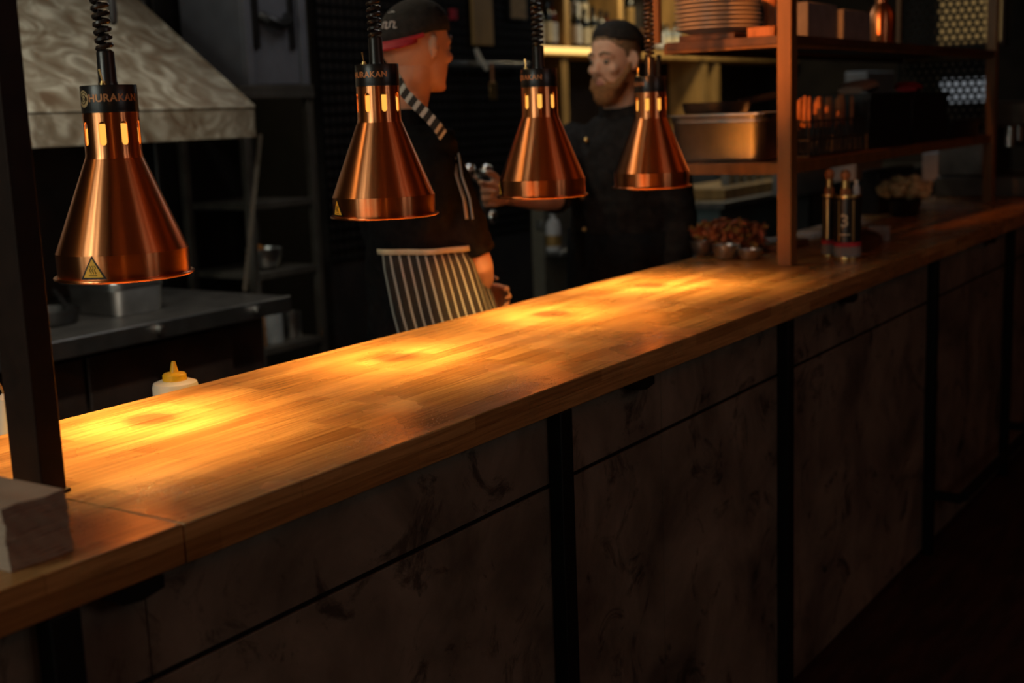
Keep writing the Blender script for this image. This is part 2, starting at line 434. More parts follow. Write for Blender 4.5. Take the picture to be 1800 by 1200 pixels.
# ------------------------------------------------------------------ heat lamps
def wrap(a, z, r): return Vector((r*cos(a), r*sin(a), z))
ZR, ZB, ZN, ZP, ZTOP = 0.0, .041, .186, .259, .300     # rim, band top, neck base, cap base, cap top
def circ_cap(c_a, c_z, hw, hh, r):
    """a capsule cutter through the neck wall at angle c_a"""
    m = MB(); pts = []
    for k in range(13):
        t = pi*k/12; pts.append((hw*cos(t), hh-hw+hw*sin(t)))
    for k in range(13):
        t = pi+pi*k/12; pts.append((hw*cos(t), -(hh-hw)+hw*sin(t)))
    ex = Vector((cos(c_a), sin(c_a), 0)); ey = Vector((-sin(c_a), cos(c_a), 0))
    base = [ex*(r-.012)+ey*u+Vector((0,0,c_z+v)) for u, v in pts]
    m.prism(base, ex*.03); return m
def bent_text(txt, size, r, zc, a0, depth=.0006):
    cu = D.curves.new('lettering', 'FONT'); cu.body = txt; cu.size = size; cu.align_x = 'CENTER'; cu.align_y = 'CENTER'; cu.extrude = .0004; cu.offset = size*.02; cu.space_character = 1.08
    t = D.objects.new('lettering', cu); COL.objects.link(t)
    dg = bpy.context.evaluated_depsgraph_get(); me = D.meshes.new_from_object(t.evaluated_get(dg))
    D.objects.remove(t)
    bm = bmesh.new(); bm.from_mesh(me)
    for v in bm.verts:
        x, y, z = v.co; v.co = wrap(a0+x/r, zc+y, r+z+.0002)
    bm.to_mesh(me); bm.free(); return me
BULB = D.materials.new('bulb_glow'); NECKGLOW = D.materials.new('bulb_neck_glow')
def make_lamp():
    L = thing('heat_lamp', '', 'lamp', (0,0,0), 'copper heat lamps over the counter')
    th = .0016
    def shell(outer):
        inner = [(r-th, z) for r, z in outer][::-1]
        return MB().lathe(outer+inner, n=96, closed=True)
    sh = obj('shade', shell([(.1035, .001), (.1040, .004), (.1042, ZB-.001), (.1030, ZB+.001), (.0462, ZN-.001), (.0455, ZN)]), 'copper', L, local=True, sharp=25)
    rm = MB(); path = [wrap(2*pi*k/96, .0, .1072) for k in range(96)]
    vs = []; fs = []
    for k in range(96):
        for j in range(10):
            t = 2*pi*j/10; vs.append(wrap(2*pi*k/96, .0028*sin(t), .1072+.0038*cos(t)))
    for k in range(96):
        for j in range(10): fs.append((k*10+j, k*10+(j+1) % 10, ((k+1) % 96)*10+(j+1) % 10, ((k+1) % 96)*10+j))
    rm.add(vs, fs); obj('rim', rm, 'copper', sh, local=True, label='rolled copper rim')
    nk = obj('neck', shell([(.0455, ZN), (.0440, ZN+.006), (.0432, ZP)]), 'copper', L, local=True, sharp=25)
    cut = MB()
    for k in range(8):
        c = circ_cap(rad(45*k-29), .2255, .0055, .0185, .0437); cut.add(c.v, c.f, False)
    co = obj('cutter', cut, None, local=True)
    bo = nk.modifiers.new('slots', 'BOOLEAN'); bo.operation = 'DIFFERENCE'; bo.object = co; bo.solver = 'EXACT'
    evaluated(nk); D.objects.remove(co)
    nk.data.polygons.foreach_set('use_smooth', [True]*len(nk.data.polygons)); nk.data.set_sharp_from_angle(angle=rad(35))
    cp = obj('cap', MB().lathe([(.0435, ZP-.001), (.0438, ZP+.001), (.0436, ZTOP-.001), (.0430, ZTOP), (.0001, ZTOP)], n=72), 'black_plastic', L, local=True)
    obj('cap_edge', MB().lathe([(.0440, ZP-.0012), (.0440, ZP+.0012), (.0436, ZP+.0014), (.0436, ZP-.0014)], n=72, closed=True), 'black_plastic', cp, local=True)
    me = bent_text('HURAKAN', .0163, .0437, ZP+.0205, 0); me.materials.append(M['letter'])
    t = D.objects.new('lettering', me); COL.objects.link(t); t.parent = cp
    t['label'] = 'copper coloured brand lettering'
    a_b = -1.23; bd = MB(); bd.add([wrap(a_b, ZP+.0205, .0440)]+[wrap(a_b+.0120*cos(2*pi*k/32)/.0437, ZP+.0205+.0135*sin(2*pi*k/32), .0440) for k in range(32)], [(0, 1+k, 1+(k+1) % 32) for k in range(32)])
    bg = obj('badge', bd, 'badge', cp, local=True, label='round bronze emblem with a spiral')
    sp = MB(); pp = []
    for k in range(40):
        q = k/39; rr = .0098*(1-q*.85); tt = q*4.2*pi+.6
        pp.append(wrap(a_b+rr*cos(tt)/.0437, ZP+.0205+rr*1.1*sin(tt), .0441))
    sp.tube(pp, .0006, 5); obj('spiral', sp, 'ink', bg, local=True)
    obj('stem', MB().lathe([(.0150, ZTOP-.001), (.0150, ZTOP+.004), (.0142, ZTOP+.006), (.0138, ZTOP+.050), (.0125, ZTOP+.053), (.0001, ZTOP+.053)], n=32), 'black_plastic', L, local=True)
    a_s = rad(-22); p0 = wrap(a_s, ZTOP, .033)
    sw = obj('switch', MB().lathe([(.0060, 0), (.0060, .0025), (.0042, .003), (.0040, .006), (.0001, .0062)], c=p0, n=16), 'brass', L, local=True)
    obj('toggle', MB().tube([p0+Vector((0,0,.005)), p0+Vector((-.001,-.002,.014)), p0+Vector((-.002,-.004,.024))], [.0014, .0017, .0022], 8), 'brass', sw, local=True)
    # hot surface sticker on the band
    a_w = rad(-36); rb = .1046
    tri = MB(); rows = 12; hw, hh = .0215, .037; z0 = .0045
    def tr(sc, zoff, hsc, r, out):
        vs = []; fs = []
        for i in range(rows+1):
            w_ = hw*sc*(1-i/rows)
            for k in range(9): vs.append(wrap(a_w+(w_*(k/4-1))/rb, z0+zoff+hh*hsc*i/rows, r))
        for i in range(rows):
            for k in range(8): fs.append((i*9+k, i*9+k+1, (i+1)*9+k+1, (i+1)*9+k))
        out.add(vs, fs)
    tr(1, 0, 1, rb, tri); st = obj('warning_sticker', tri, 'ink', L, local=True, label='triangular hot surface warning sticker')
    t2 = MB(); tr(.76, .0030, .79, rb+.0003, t2); obj('sticker_face', t2, 'yellow', st, local=True)
    sy = MB()
    for q in (-.0038, 0, .0038):
        sy.tube([wrap(a_w+(q+.0013*sin(k*1.1+.4))/rb, z0+.0088+.0125*k/9, rb+.0005) for k in range(10)], .0005, 5)
    sy.tube([wrap(a_w+(-.0068+.0136*k/6)/rb, z0+.0062, rb+.0005) for k in range(7)], .0005, 5)
    obj('heat_symbol', sy, 'ink', st, local=True)
    # bulb: reflector lamp in a ceramic socket
    sk = obj('socket', MB().cyl((0,0,.241), (0,0,ZP-.002), .034), 'oven', L, local=True)
    bu = obj('bulb', MB().lathe([(.0001, .1985), (.0405, .1980), (.0415, .185), (.046, .165), (.047, .155), (.042, .147), (.0001, .140)], n=40), BULB, L, local=True, label='glowing infrared bulb')
    obj('bulb_neck', MB().lathe([(.0400, .1990), (.0400, .232), (.034, .238), (.0175, .2405), (.0001, .2405)], n=40), NECKGLOW, bu, local=True)
    return L
bm_nt = BULB
BULB.use_nodes = True
_b = BULB.node_tree.nodes['Principled BSDF']; _b.inputs['Base Color'].default_value = (.8, .5, .2, 1)
_b.inputs['Emission Color'].default_value = (1.0, .60, .22, 1); _b.inputs['Emission Strength'].default_value = 18.0
NECKGLOW.use_nodes = True; _nt = NECKGLOW.node_tree; _nt.nodes.clear()
_o = nd(_nt, 'ShaderNodeOutputMaterial'); _mx = nd(_nt, 'ShaderNodeMixShader'); _tr = nd(_nt, 'ShaderNodeBsdfTransparent'); _em = nd(_nt, 'ShaderNodeEmission')
_tr.inputs[0].default_value = (1, .9, .7, 1); _em.inputs[0].default_value = (1.0, .44, .068, 1); _em.inputs[1].default_value = 1.25; _mx.inputs[0].default_value = 1.0
_nt.links.new(_tr.outputs[0], _mx.inputs[1]); _nt.links.new(_em.outputs[0], _mx.inputs[2]); _nt.links.new(_mx.outputs[0], _o.inputs[0])

lampspec = [(1.364, 1.358, 240, (1.420, .500), 'leftmost copper heat lamp, its whole maker badge and lettering in view'),
            (2.030, 1.397, 192.5, (2.036, .456), 'second copper heat lamp from the left, hanging before the chef in the striped apron'),
            (2.633, 1.393, 168.5, (2.650, .456), 'third copper heat lamp from the left, hanging between the two chefs'),
            (3.202, 1.377, 131.6, (3.185, .463), 'fourth and farthest copper heat lamp, hanging in front of the bearded chef')]
LY = .46
proto = make_lamp()
ZRAIL = 2.22
def coil(x, y, z0, z1, bend):
    m = MB(); turns = int((z1-z0)/.0122); pts = []
    N = turns*14
    for k in range(N+1):
        q = k/N; a = 2*pi*turns*q; z = z0+(z1-z0)*q
        cx = bend*(sin(min(1, q*1.6)*pi*.5)-0)*1.0; j = .0006*sin(q*31)
        pts.append((x+cx*.83+(.0105+j)*cos(a), y+cx*.55*-1+(.0105+j)*sin(a), z))
    m.tube(pts, .0041, 6); return m
warm = (1.0, .57, .15)
for i, (x, zr, phi, aim, lab) in enumerate(lampspec):
    L = proto if i == 0 else copy_thing(proto, (x, LY, zr), lab)
    L.location = (x, LY, zr); L.rotation_euler = (0, 0, rad(phi)); L['label'] = lab
    W[L.name] = Vector((x, LY, zr))
for i, (x, zr, phi, aim, lab) in enumerate(lampspec):
    L = [o for o in D.objects if o.get('label') == lab][0]
    for ch in L.children:
        if ch.name.startswith('neck'): ch.rotation_euler = (0, 0, rad((0, 26, 28, 3)[i]))
    c = coil(0, 0, ZTOP+.052, ZT-zr-.03, (-.016, -.004, -.006, -.006)[i])
    c.v = [Matrix.Rotation(-rad(phi), 4, 'Z') @ p for p in c.v]
    obj('coiled_cord', c, 'cord', L, local=True)
    obj('ceiling_rose', MB().lathe([(.022, ZT-zr-.034), (.045, ZT-zr-.012), (.047, ZT-zr-.0002)], n=28), 'black_plastic', L, local=True)
    # the light of the bulb: a narrow ring pattern and a wide soft spill
    for soft, size_, prof in ((.010, 75, [(0, .04), (4.5, .09), (8.5, .74), (13, .88), (19, .52), (26, .18), (34, .0), (60, .0)]),
                              (.036, 150, [(0, .26), (20, .35), (32, .40), (45, .38), (52, .60), (66, .75), (75, .7)])):
        ld = D.lights.new('bulb_light', 'SPOT'); ld.energy = 50.0; ld.spot_size = rad(size_); ld.spot_blend = .1; ld.shadow_soft_size = soft; ld.color = (1,1,1)
        ld.use_nodes = True; nt = ld.node_tree; em = nt.nodes['Emission']
        tc = nd(nt, 'ShaderNodeTexCoord'); sp = nd(nt, 'ShaderNodeSeparateXYZ'); nt.links.new(tc.outputs['Normal'], sp.inputs[0])
        ab = nd(nt, 'ShaderNodeMath', operation='ABSOLUTE'); nt.links.new(sp.outputs[2], ab.inputs[0])
        ac = nd(nt, 'ShaderNodeMath', operation='ARCCOSINE'); nt.links.new(ab.outputs[0], ac.inputs[0])
        dv = nd(nt, 'ShaderNodeMath', operation='DIVIDE'); nt.links.new(ac.outputs[0], dv.inputs[0]); dv.inputs[1].default_value = rad(75)
        rp = nd(nt, 'ShaderNodeValToRGB'); rp.color_ramp.interpolation = 'EASE'; e = rp.color_ramp.elements
        e[0].position = 0; e[0].color = (prof[0][1],)*3+(1,); e[1].position = prof[-1][0]/75; e[1].color = (prof[-1][1],)*3+(1,)
        for dg_, v_ in prof[1:-1]:
            q = e.new(dg_/75); q.color = (v_, v_, v_, 1)
        nt.links.new(dv.outputs[0], rp.inputs[0])
        em.inputs[0].default_value = rgba(warm); nt.links.new(rp.outputs[0], em.inputs[1])
        lo = D.objects.new('bulb_light', ld); COL.objects.link(lo); lo.location = (x, LY, zr+.110 if soft > .02 else zr+.120)
        d = Vector((aim[0], aim[1], ZC))-lo.location; lo.rotation_euler = d.to_track_quat('-Z', 'Y').to_euler()

# left post
lp = thing('steel_post', 'brown square steel post standing on the counter behind the napkins', 'post', (1.05, .29, ZC))
obj('shaft', MB().box(1.030, 1.069, .260, .325, ZC+.004, ZT-.0002), 'post', lp, .0022)
obj('foot', MB().box(1.026, 1.073, .256, .329, ZC+.0002, ZC+.005), 'post', lp, .001)

# ------------------------------------------------------------------ shelving unit over the right of the counter
SX0, SX1, SY0, SY1 = 3.707, 6.18, .252, .712
U0, U1, B0, B1 = 1.757, 1.790, 1.378, 1.413
sh = thing('shelving_unit', 'brown steel framed shelving standing on the far part of the counter', 'shelf', (SX0, .48, ZC))
for x in (SX0, SX1):
    obj('post', MB().box(x, x+.05, SY0, SY0+.045, ZC+.0002, ZT-.0002), 'post_wood', sh, .002)
    obj('hanger', MB().box(x, x+.022, SY1-.022, SY1, U1+.001, ZT-.0002), 'post_wood', sh, .002)
    obj('side_brace', MB().box(x+.004, x+.018, SY1-.020, SY1-.008, B1, U0), 'leg_black', sh, .001)
def shelf(z0, z1, nm):
    fr_ = obj(nm, MB().box(SX0+.05, SX1, SY0+.012, SY0+.040, z0, z1).box(SX0+.05, SX1, SY1-.040, SY1-.012, z0, z1)
              .box(SX0+.008, SX0+.04, SY0+.045, SY1-.045, z0, z1).box(SX1+.008, SX1+.04, SY0+.045, SY1-.045, z0, z1), 'post_wood', sh, .0015)
    obj('board', MB().box(SX0+.012, SX1+.03, SY0+.046, SY1-.046, z1-.012, z1+.002), 'board', fr_, .001)
    return fr_
us = shelf(U0, U1, 'upper_shelf'); obj('fascia', MB().box(SX0+.002, SX0+.0078, SY0+.046, SY1-.046, U0+.010, U1+.001), 'board', us); obj('fascia', MB().box(SX0+.051, SX1-.001, SY0+.004, SY0+.0118, U0+.010, U1+.001), 'board', us)
shelf(B0, B1, 'lower_shelf')
# perforated metal end panel
py0, py1, pz0, pz1 = SY0+.047, SY1-.005, B1+.01, ZRAIL
pm = MB(); pitch = .035; hr = .0122
for j in range(int((pz1-pz0)/(pitch*.866))):
    zc_ = pz0+(j+.5)*pitch*.866
    for i in range(int((py1-py0)/pitch)):
        yc_ = py0+(i+.5+(.49 if j % 2 else 0))*pitch
        if yc_+pitch*.5 > py1: continue
        o_ = []; i_ = []
        for k in range(6):
            a = pi/6+k*pi/3
            o_.append((SX1+.046, yc_+pitch*.5774*cos(a), zc_+pitch*.5774*sin(a)))
            i_.append((SX1+.046, yc_+hr*cos(a), zc_+hr*sin(a)))
        vs = o_+i_+[(a+.002, b_, c) for a, b_, c in i_]
        pm.add(vs, [(k, (k+1) % 6, 6+(k+1) % 6, 6+k) for k in range(6)]+[(6+k, 6+(k+1) % 6, 12+(k+1) % 6, 12+k) for k in range(6)], False)
obj('perforated_panel', pm, 'leg_black', sh)

# ------------------------------------------------------------------ things on the shelves
# plates
pxc, pyc = 3.868, .562
def plate_prof(r): return [(.0001, 0), (r*.55, 0), (r*.60, .003), (r*.94, .016), (r, .0185), (r, .0215), (r*.93, .0195), (r*.58, .0065), (.0001, .005)]
NP = 8; pr = .138; ptop = None
pl_ord = ['bottom', 'second from the bottom', 'third from the bottom', 'fourth from the bottom', 'fourth from the top', 'third from the top', 'second from the top', 'top']
for i in range(NP):
    z = U1+.0225+i*.0135
    c = (pxc+random.uniform(-.003, .003), pyc+random.uniform(-.003, .003), z)
    if i == 0:
        p0_ = obj('dinner_plate', MB().lathe(plate_prof(pr), c=c, n=64), 'plate', None, origin=c); o = p0_
    else:
        o = p0_.copy(); COL.objects.link(o); o.location = c
    tag(o, 'round cream dinner plate, %s of the stack on the upper shelf' % (pl_ord[i]), 'plate', 'plates stacked on the upper shelf')
tag(obj('serving_board', MB().box(pxc-.12, pxc+.20, pyc-.11, pyc+.08, U1+.0025, U1+.022), 'board', None, .003), 'dark wooden serving board lying under the stack of plates', 'board')
p = on_x(1346, 53, 3.80)
tag(obj('wooden_block', MB().box(p.x-.03, p.x+.05, p.y-.04, p.y+.05, U1+.0025, U1+.034), 'handle_wood', None, .004), 'small red-brown wooden block beside the stack of plates', 'block')
def bottle(name, label, cat, c, prof, body, lab=None, labr=None, cap=None, capr=None, group=None):
    b = thing(name, label, cat, c, group)
    h = prof[-1][1]
    obj('body', MB().lathe(prof, n=28), body, b, local=True)
    if lab: obj('paper_label', MB().lathe([(labr[0], labr[1]), (labr[0], labr[2]), (labr[0]-.0008, labr[2]), (labr[0]-.0008, labr[1])], n=28, closed=True), lab, b, local=True)
    if cap: obj('cap', MB().lathe([(capr[0], capr[1]), (capr[0], capr[2]), (.0001, capr[2]+.001)], n=20), cap, b, local=True)
    return b
b_ = on_x(1353, 25, 4.02)
bottle('wooden_mill', 'tapered orange-brown wooden mill standing on the upper shelf beside the post', 'mill', (b_.x, b_.y, U1+.0025),
       [(.026, 0), (.030, .02), (.020, .05), (.017, .09), (.026, .13), (.024, .16), (.012, .18), (.0001, .185)], 'handle_wood')
# paper boxes right of the post
q = on_y(1405, 60, .40); q2 = on_y(1452, 60, .40); q3 = on_y(1500, 60, .40)
tag(obj('paper_box', MB().box(q.x-.03, q2.x-.004, .36, .50, U1+.0025, U1+.125), 'box_grey', None, .003), 'pale paper box on the upper shelf, next to the post', 'box', 'paper boxes on the upper shelf')
tag(obj('paper_box', MB().box(q2.x+.004, q3.x+.012, .34, .48, U1+.0025, U1+.112), 'box_grey', None, .003), 'grey paper box on the upper shelf, beside the copper shaker', 'box', 'paper boxes on the upper shelf')
s0 = on_y(1548, 70, .42)
bottle('cocktail_shaker', 'copper cocktail shaker standing on the upper shelf beside the boxes', 'shaker', (s0.x, .42, U1+.0025),
       [(.050, 0), (.053, .01), (.058, .09), (.054, .125), (.040, .15), (.024, .165), (.024, .19), (.0001, .195)], 'copper')
# gastronorm pan on the lower shelf
def gn_pan(name, label, x0, x1, y0, y1, z0, h, material, lip=.014):
    t = thing(name, label, 'pan', ((x0+x1)/2, (y0+y1)/2, z0))
    m = MB(); th = .0016
    def ring(ins, z, r, n=6):
        pts = []
        for (cx, cy, a0) in ((x1-ins-r, y1-ins-r, 0), (x0+ins+r, y1-ins-r, pi/2), (x0+ins+r, y0+ins+r, pi), (x1-ins-r, y0+ins+r, 1.5*pi)):
            for k in range(n+1):
                a = a0+pi/2*k/n; pts.append(Vector((cx+r*cos(a), cy+r*sin(a), z)))
        return pts
    rings = [ring(lip+.016, z0+.0005, .03), ring(lip+.012, z0+.003, .036), ring(lip+.008, z0+.012, .04), ring(lip+.001, z0+h-.030, .045), ring(lip-.004, z0+h-.026, .05), ring(lip-.004, z0+h-.006, .05), ring(lip-.008, z0+h, .05)]
    inner = [ring(lip-.004, z0+h-.003, .05), ring(lip-.002, z0+h-.027, .05), ring(lip+.003, z0+h-.032, .045), ring(lip+.011, z0+.013, .04), ring(lip+.018, z0+.0025, .03)]
    seq = rings+inner; n = len(rings[0]); vs = [p for r in seq for p in r]; fs = []
    for i in range(len(seq)-1):
        for k in range(n): fs.append((i*n+k, i*n+(k+1) % n, (i+1)*n+(k+1) % n, (i+1)*n+k))
    fs.append(tuple(range(n))); fs.append(tuple(range((len(seq)-1)*n, len(seq)*n)))
    m.add(vs, fs); obj('basin', m, material, t, sharp=50)
    rimm = MB(); r0 = ring(0, z0+h, .04); r1 = ring(lip-.006, z0+h, .04)
    vs = r0+r1+[p-Vector((0,0,.005)) for p in r0]+[p-Vector((0,0,.002)) for p in r1]; n = len(r0); fs = []
    for k in range(n):
        j = (k+1) % n; fs += [(k, j, n+j, n+k), (2*n+k, 2*n+j, j, k), (n+k, n+j, 3*n+j, 3*n+k), (3*n+k, 3*n+j, 2*n+j, 2*n+k)]
    rimm.add(vs, fs); obj('rim', rimm, material, t, sharp=50)
    return t
ga = on_x(1328, 240, SX0+.02); gb = on_x(1172, 240, SX0+.02)
gn_pan('steel_pan', 'deep stainless pan glowing orange on the lower shelf beside the post', SX0+.012, SX0+.265, .340, .690, B1+.0025, .150, 'steel')
# things lying in the pan
m = MB(); m.lathe([(.10, 0), (.105, .01), (.11, .035), (.106, .035), (.095, .006), (.0001, .004)], c=(SX0+.14, .56, B1+.1545), n=32)
m.tube([(SX0+.23, .52, B1+.185), (SX0+.36, .45, B1+.205)], [.011, .013], 8)
tag(obj('frying_pan', m, 'black_metal'), 'small black frying pan resting across the top of the orange-lit pan', 'pan')
# cutlery basket
ca = on_y(1408, 220, .30); cz = B1+.0025
cx0 = 3.99; cx1 = 4.50; cy0, cy1 = .305, .425
bk = thing('wire_basket', 'small wire cutlery basket on the lower shelf, right of the post', 'basket', ((cx0+cx1)/2, (cy0+cy1)/2, cz))
m = MB()
for z in (cz+.004, cz+.055, cz+.115):
    m.tube([(cx0, cy0, z), (cx1, cy0, z)], .003, 6).tube([(cx0, cy1, z), (cx1, cy1, z)], .003, 6).tube([(cx0, cy0, z), (cx0, cy1, z)], .003, 6).tube([(cx1, cy0, z), (cx1, cy1, z)], .003, 6)
k = 0
for i in range(12):
    x = cx0+(cx1-cx0)*i/11; m.tube([(x, cy0, cz+.004), (x, cy0, cz+.115)], .002, 6).tube([(x, cy1, cz+.004), (x, cy1, cz+.115)], .002, 6)
obj('wires', m, 'black_metal', bk)
obj('floor_plate', MB().box(cx0, cx1, cy0, cy1, cz+.0005, cz+.003), 'black_metal', bk)
for i in range(17):
    x = cx0+.014+(cx1-cx0-.028)*i/16; y = cy0+.02+(.07*((i*7) % 5)/4)
    t = thing('table_knife', 'wooden handled knife standing handle up in the wire basket', 'cutlery', (x, y, cz+.0035), 'wooden handled cutlery in the wire basket')
    ln = random.uniform(-.012, .016); hh = random.uniform(.0, .02)
    obj('blade', MB().tube([(0,0,0), (ln*.4,0,.03), (ln*.9,0,.075+hh)], [(.004,.0012), (.009,.0012), (.008,.0015)], 8), 'steel', t, local=True)
    obj('handle', MB().tube([(ln*.9,0,.075+hh), (ln*1.2,0,.10+hh), (ln*1.8,0,.15+hh), (ln*2.1,0,.172+hh), (ln*2.15,0,.176+hh)], [(.007,.005), (.0085,.006), (.0095,.007), (.008,.006), (.003,.002)], 8), 'handle_wood', t, local=True)
# dark crates on the lower shelf
for i, (xa, xb) in enumerate(((4.57, 5.05), (5.08, 5.58), (5.61, 6.10))):
    t = thing('black_crate', ('black crate on the lower shelf, next to the cutlery basket', 'black crate on the lower shelf, middle one of the three in a row', 'black crate on the lower shelf, at its far end by the perforated metal')[i], 'crate', ((xa+xb)/2, .45, B1), 'black crates on the lower shelf')
    z0 = B1+.0025; hh = (.20, .20, .075)[i]
    m = MB().box(xa, xb, .300, .310, z0, z0+hh).box(xa, xb, .63, .64, z0, z0+hh).box(xa, xa+.01, .31, .63, z0, z0+hh).box(xb-.01, xb, .31, .63, z0, z0+hh).box(xa+.01, xb-.01, .31, .63, z0, z0+.01)
    obj('box', m, 'black_plastic', t, .002)
    obj('handle_rim', MB().box(xa-.004, xb+.004, .292, .2998, z0+hh-.025, z0+hh), 'black_plastic', t, .002); obj('handle_rim', MB().box(xa-.004, xb+.004, .6402, .648, z0+hh-.025, z0+hh), 'black_plastic', t, .002)
p = on_y(1555, 182, .40)
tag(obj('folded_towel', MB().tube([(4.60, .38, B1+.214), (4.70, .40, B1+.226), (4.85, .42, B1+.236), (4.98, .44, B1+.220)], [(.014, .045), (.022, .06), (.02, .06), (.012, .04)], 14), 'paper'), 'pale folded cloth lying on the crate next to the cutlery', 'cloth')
tag(obj('red_cloth', MB().tube([(5.10, .33, B1+.214), (5.20, .36, B1+.226), (5.32, .38, B1+.222), (5.44, .40, B1+.212)], [(.010, .04), (.02, .05), (.018, .05), (.01, .03)], 14), 'red'), 'red cloth lying on the middle crate', 'cloth')

# ------------------------------------------------------------------ things on the counter, far end
def bowl(name, label, c, r, h, material, group=None):
    o = obj(name, MB().lathe([(r*.5, 0), (r*.72, h*.12), (r*.95, h*.6), (r, h), (r-.003, h), (r*.91, h*.6), (r*.68, h*.17), (.0001, h*.12)], c=c, n=36), material, None, origin=c)
    return tag(o, label, 'bowl', group)
bowlpos = []
for i, (px, py, y) in enumerate(((1240, 452, None), (1284, 458, None), (1326, 459, None))):
    c = on_z(px, py, ZC+.0003); c.y += .03; c.x += .045*.8; bowlpos.append(c)
    bowl('steel_bowl', ('small steel bowl on the counter, leftmost of the three at the post', 'small steel bowl on the counter, middle and brightest of the three at the post', 'small steel bowl on the counter, nearest the shelf post')[i], c, (.038, .046, .042)[i], (.050, .048, .034)[i], ('steel_dark', 'steel', 'steel')[i], 'steel bowls on the counter')
def leafy(name, label, cat, c, rx, ry, h, n, mats, seed, size=.02):
    rnd = random.Random(seed); t = thing(name, label, cat, c)
    ms = [MB() for _ in mats]; stem = MB()
    for i in range(n):
        a = rnd.uniform(0, 2*pi); q = math.sqrt(rnd.random()); p = Vector((rx*q*cos(a), ry*q*sin(a), h*(.25+.75*rnd.random()*(1-.35*q))))
        s_ = size*rnd.uniform(.6, 1.25); u = _n((rnd.uniform(-1,1), rnd.uniform(-1,1), rnd.uniform(-.2,.8))); v = _n(u.cross(Vector((rnd.uniform(-1,1), rnd.uniform(-1,1), rnd.uniform(-1,1)))))
        w = u.cross(v); mb = ms[rnd.randrange(len(mats))]
        vs = [p-u*s_, p-u*s_*.4+v*s_*.55+w*s_*.12, p+u*s_*.4+v*s_*.5+w*s_*.15, p+u*s_, p+u*s_*.4-v*s_*.5+w*s_*.15, p-u*s_*.4-v*s_*.55+w*s_*.12, p-w*s_*.12, p+w*.001+u*s_*.05]
        mb.add(vs, [(0,1,6),(1,2,6),(2,3,6),(3,4,6),(4,5,6),(5,0,6)])
        if i % 3 == 0: stem.tube([(p.x*.5, p.y*.5, .002), (p.x*.8, p.y*.8, p.z*.55), tuple(p)], .0013, 5)
    for mb, mm in zip(ms, mats): obj('leaves', mb, mm, t, local=True)
    obj('stems', stem, mats[0], t, local=True)
    return t
c = on_z(1296, 452, ZC+.0003)
leafy('leafy_sprouts', 'low clump of red-brown leafy sprouts behind the small steel bowls', 'plant', (c.x+.12, c.y+.085, ZC+.0003), .10, .13, .125, 420, ['leaf_red', 'leaf_red', 'leaf_gold'], 3, .017)
# small spatula left of the bowls
p = on_z(1222, 440, ZC+.0003)
tag(obj('white_spoon', MB().ell((p.x+.05, .60, ZC+.012), (.03, .022, .010)).tube([(p.x+.07, .60, ZC+.014), (p.x+.14, .61, ZC+.02)], [.006, .005], 8), 'white'), 'small white spoon rest on the counter edge, left of the bowls', 'spoon')

def tin(name, label, c, r, h, group=None, number=None, ang=0.0):
    t = thing(name, label, 'tin', c, group, ang)
    obj('body', MB().lathe([(r, .004), (r, h-.004)], n=40), 'tin_black', t, local=True)
    for z0_, z1_ in ((.0002, .007), (h-.008, h)):
        obj('rim', MB().lathe([(r+.002, z0_), (r+.0025, (z0_+z1_)/2), (r+.002, z1_), (r-.003, z1_), (r-.003, z0_)], n=40, closed=True), 'brass', t, local=True, label='brass coloured rim')
    obj('pale_band', MB().lathe([(r+.0006, .008), (r+.0006, h*.20), (r, h*.20), (r, .008)], n=40, closed=True), 'box_grey', t, local=True)
    obj('red_band', MB().lathe([(r+.0006, h*.20), (r+.0006, h*.27), (r, h*.27), (r, h*.20)], n=40, closed=True), 'red', t, local=True)
    st = MB()
    for a in (-.9, -.35, .75):
        st.add([wrap(a+d_, z_, r+.0006) for z_ in (h*.29, h*.93) for d_ in (0, .06, .12, .18)], [(0,1,5,4),(1,2,6,5),(2,3,7,6)])
    obj('gold_stripe', st, 'brass', t, local=True)
    if number:
        me = bent_text(number, .055, r+.0008, h*.60, .2); me.materials.append(M['label_cream'])
        x = D.objects.new('number', me); COL.objects.link(x); x.parent = t; x['label'] = 'cream printed number 3'
        ln = MB(); ln.add([wrap(.2-.42+.14*k, z_, r+.0008) for z_ in (h*.385, h*.405) for k in range(7)], [(k, k+1, 8+k, 7+k) for k in range(6)]); obj('underline', ln, 'label_cream', t, local=True)
    obj('tin_top', MB().lathe([(r-.003, h-.006), (.0001, h-.004)], n=40), 'tin_black', t, local=True)
    return t
ta = on_z(1462, 452, ZC+.0003); tb = on_z(1497, 456, ZC+.0003)
TH = .200
cam_az = math.degrees(math.atan2(EYE.y-ta.y, EYE.x-ta.x))
tn1 = tin('oil_tin', 'slim black and gold tin on the counter, left of the tin marked 3', (ta.x+.03, ta.y+.02, ZC+.0003), .0235, TH, 'black and gold tins on the counter', None, rad(cam_az))
tn2 = tin('oil_tin', 'wide black and gold tin marked with a large number 3 on the counter', (tb.x+.03, tb.y+.025, ZC+.0003), .0425, TH, 'black and gold tins on the counter', '3', rad(cam_az-24))
def mill(c, label):
    return bottle('pepper_mill', label, 'mill', c, [(.0155, 0), (.0155, .018), (.012, .022), (.010, .045), (.016, .058), (.0165, .066), (.012, .076), (.0001, .080)], 'handle_wood', 'brass', (.0125, .018, .046), None, None, 'mills standing on the tins')
mill((ta.x+.03, ta.y+.02, ZC+.0003+TH), 'turned wooden mill top standing on the slim tin')
mill((tb.x+.022, tb.y+.03, ZC+.0003+TH), 'turned wooden mill top standing on the tin marked 3')
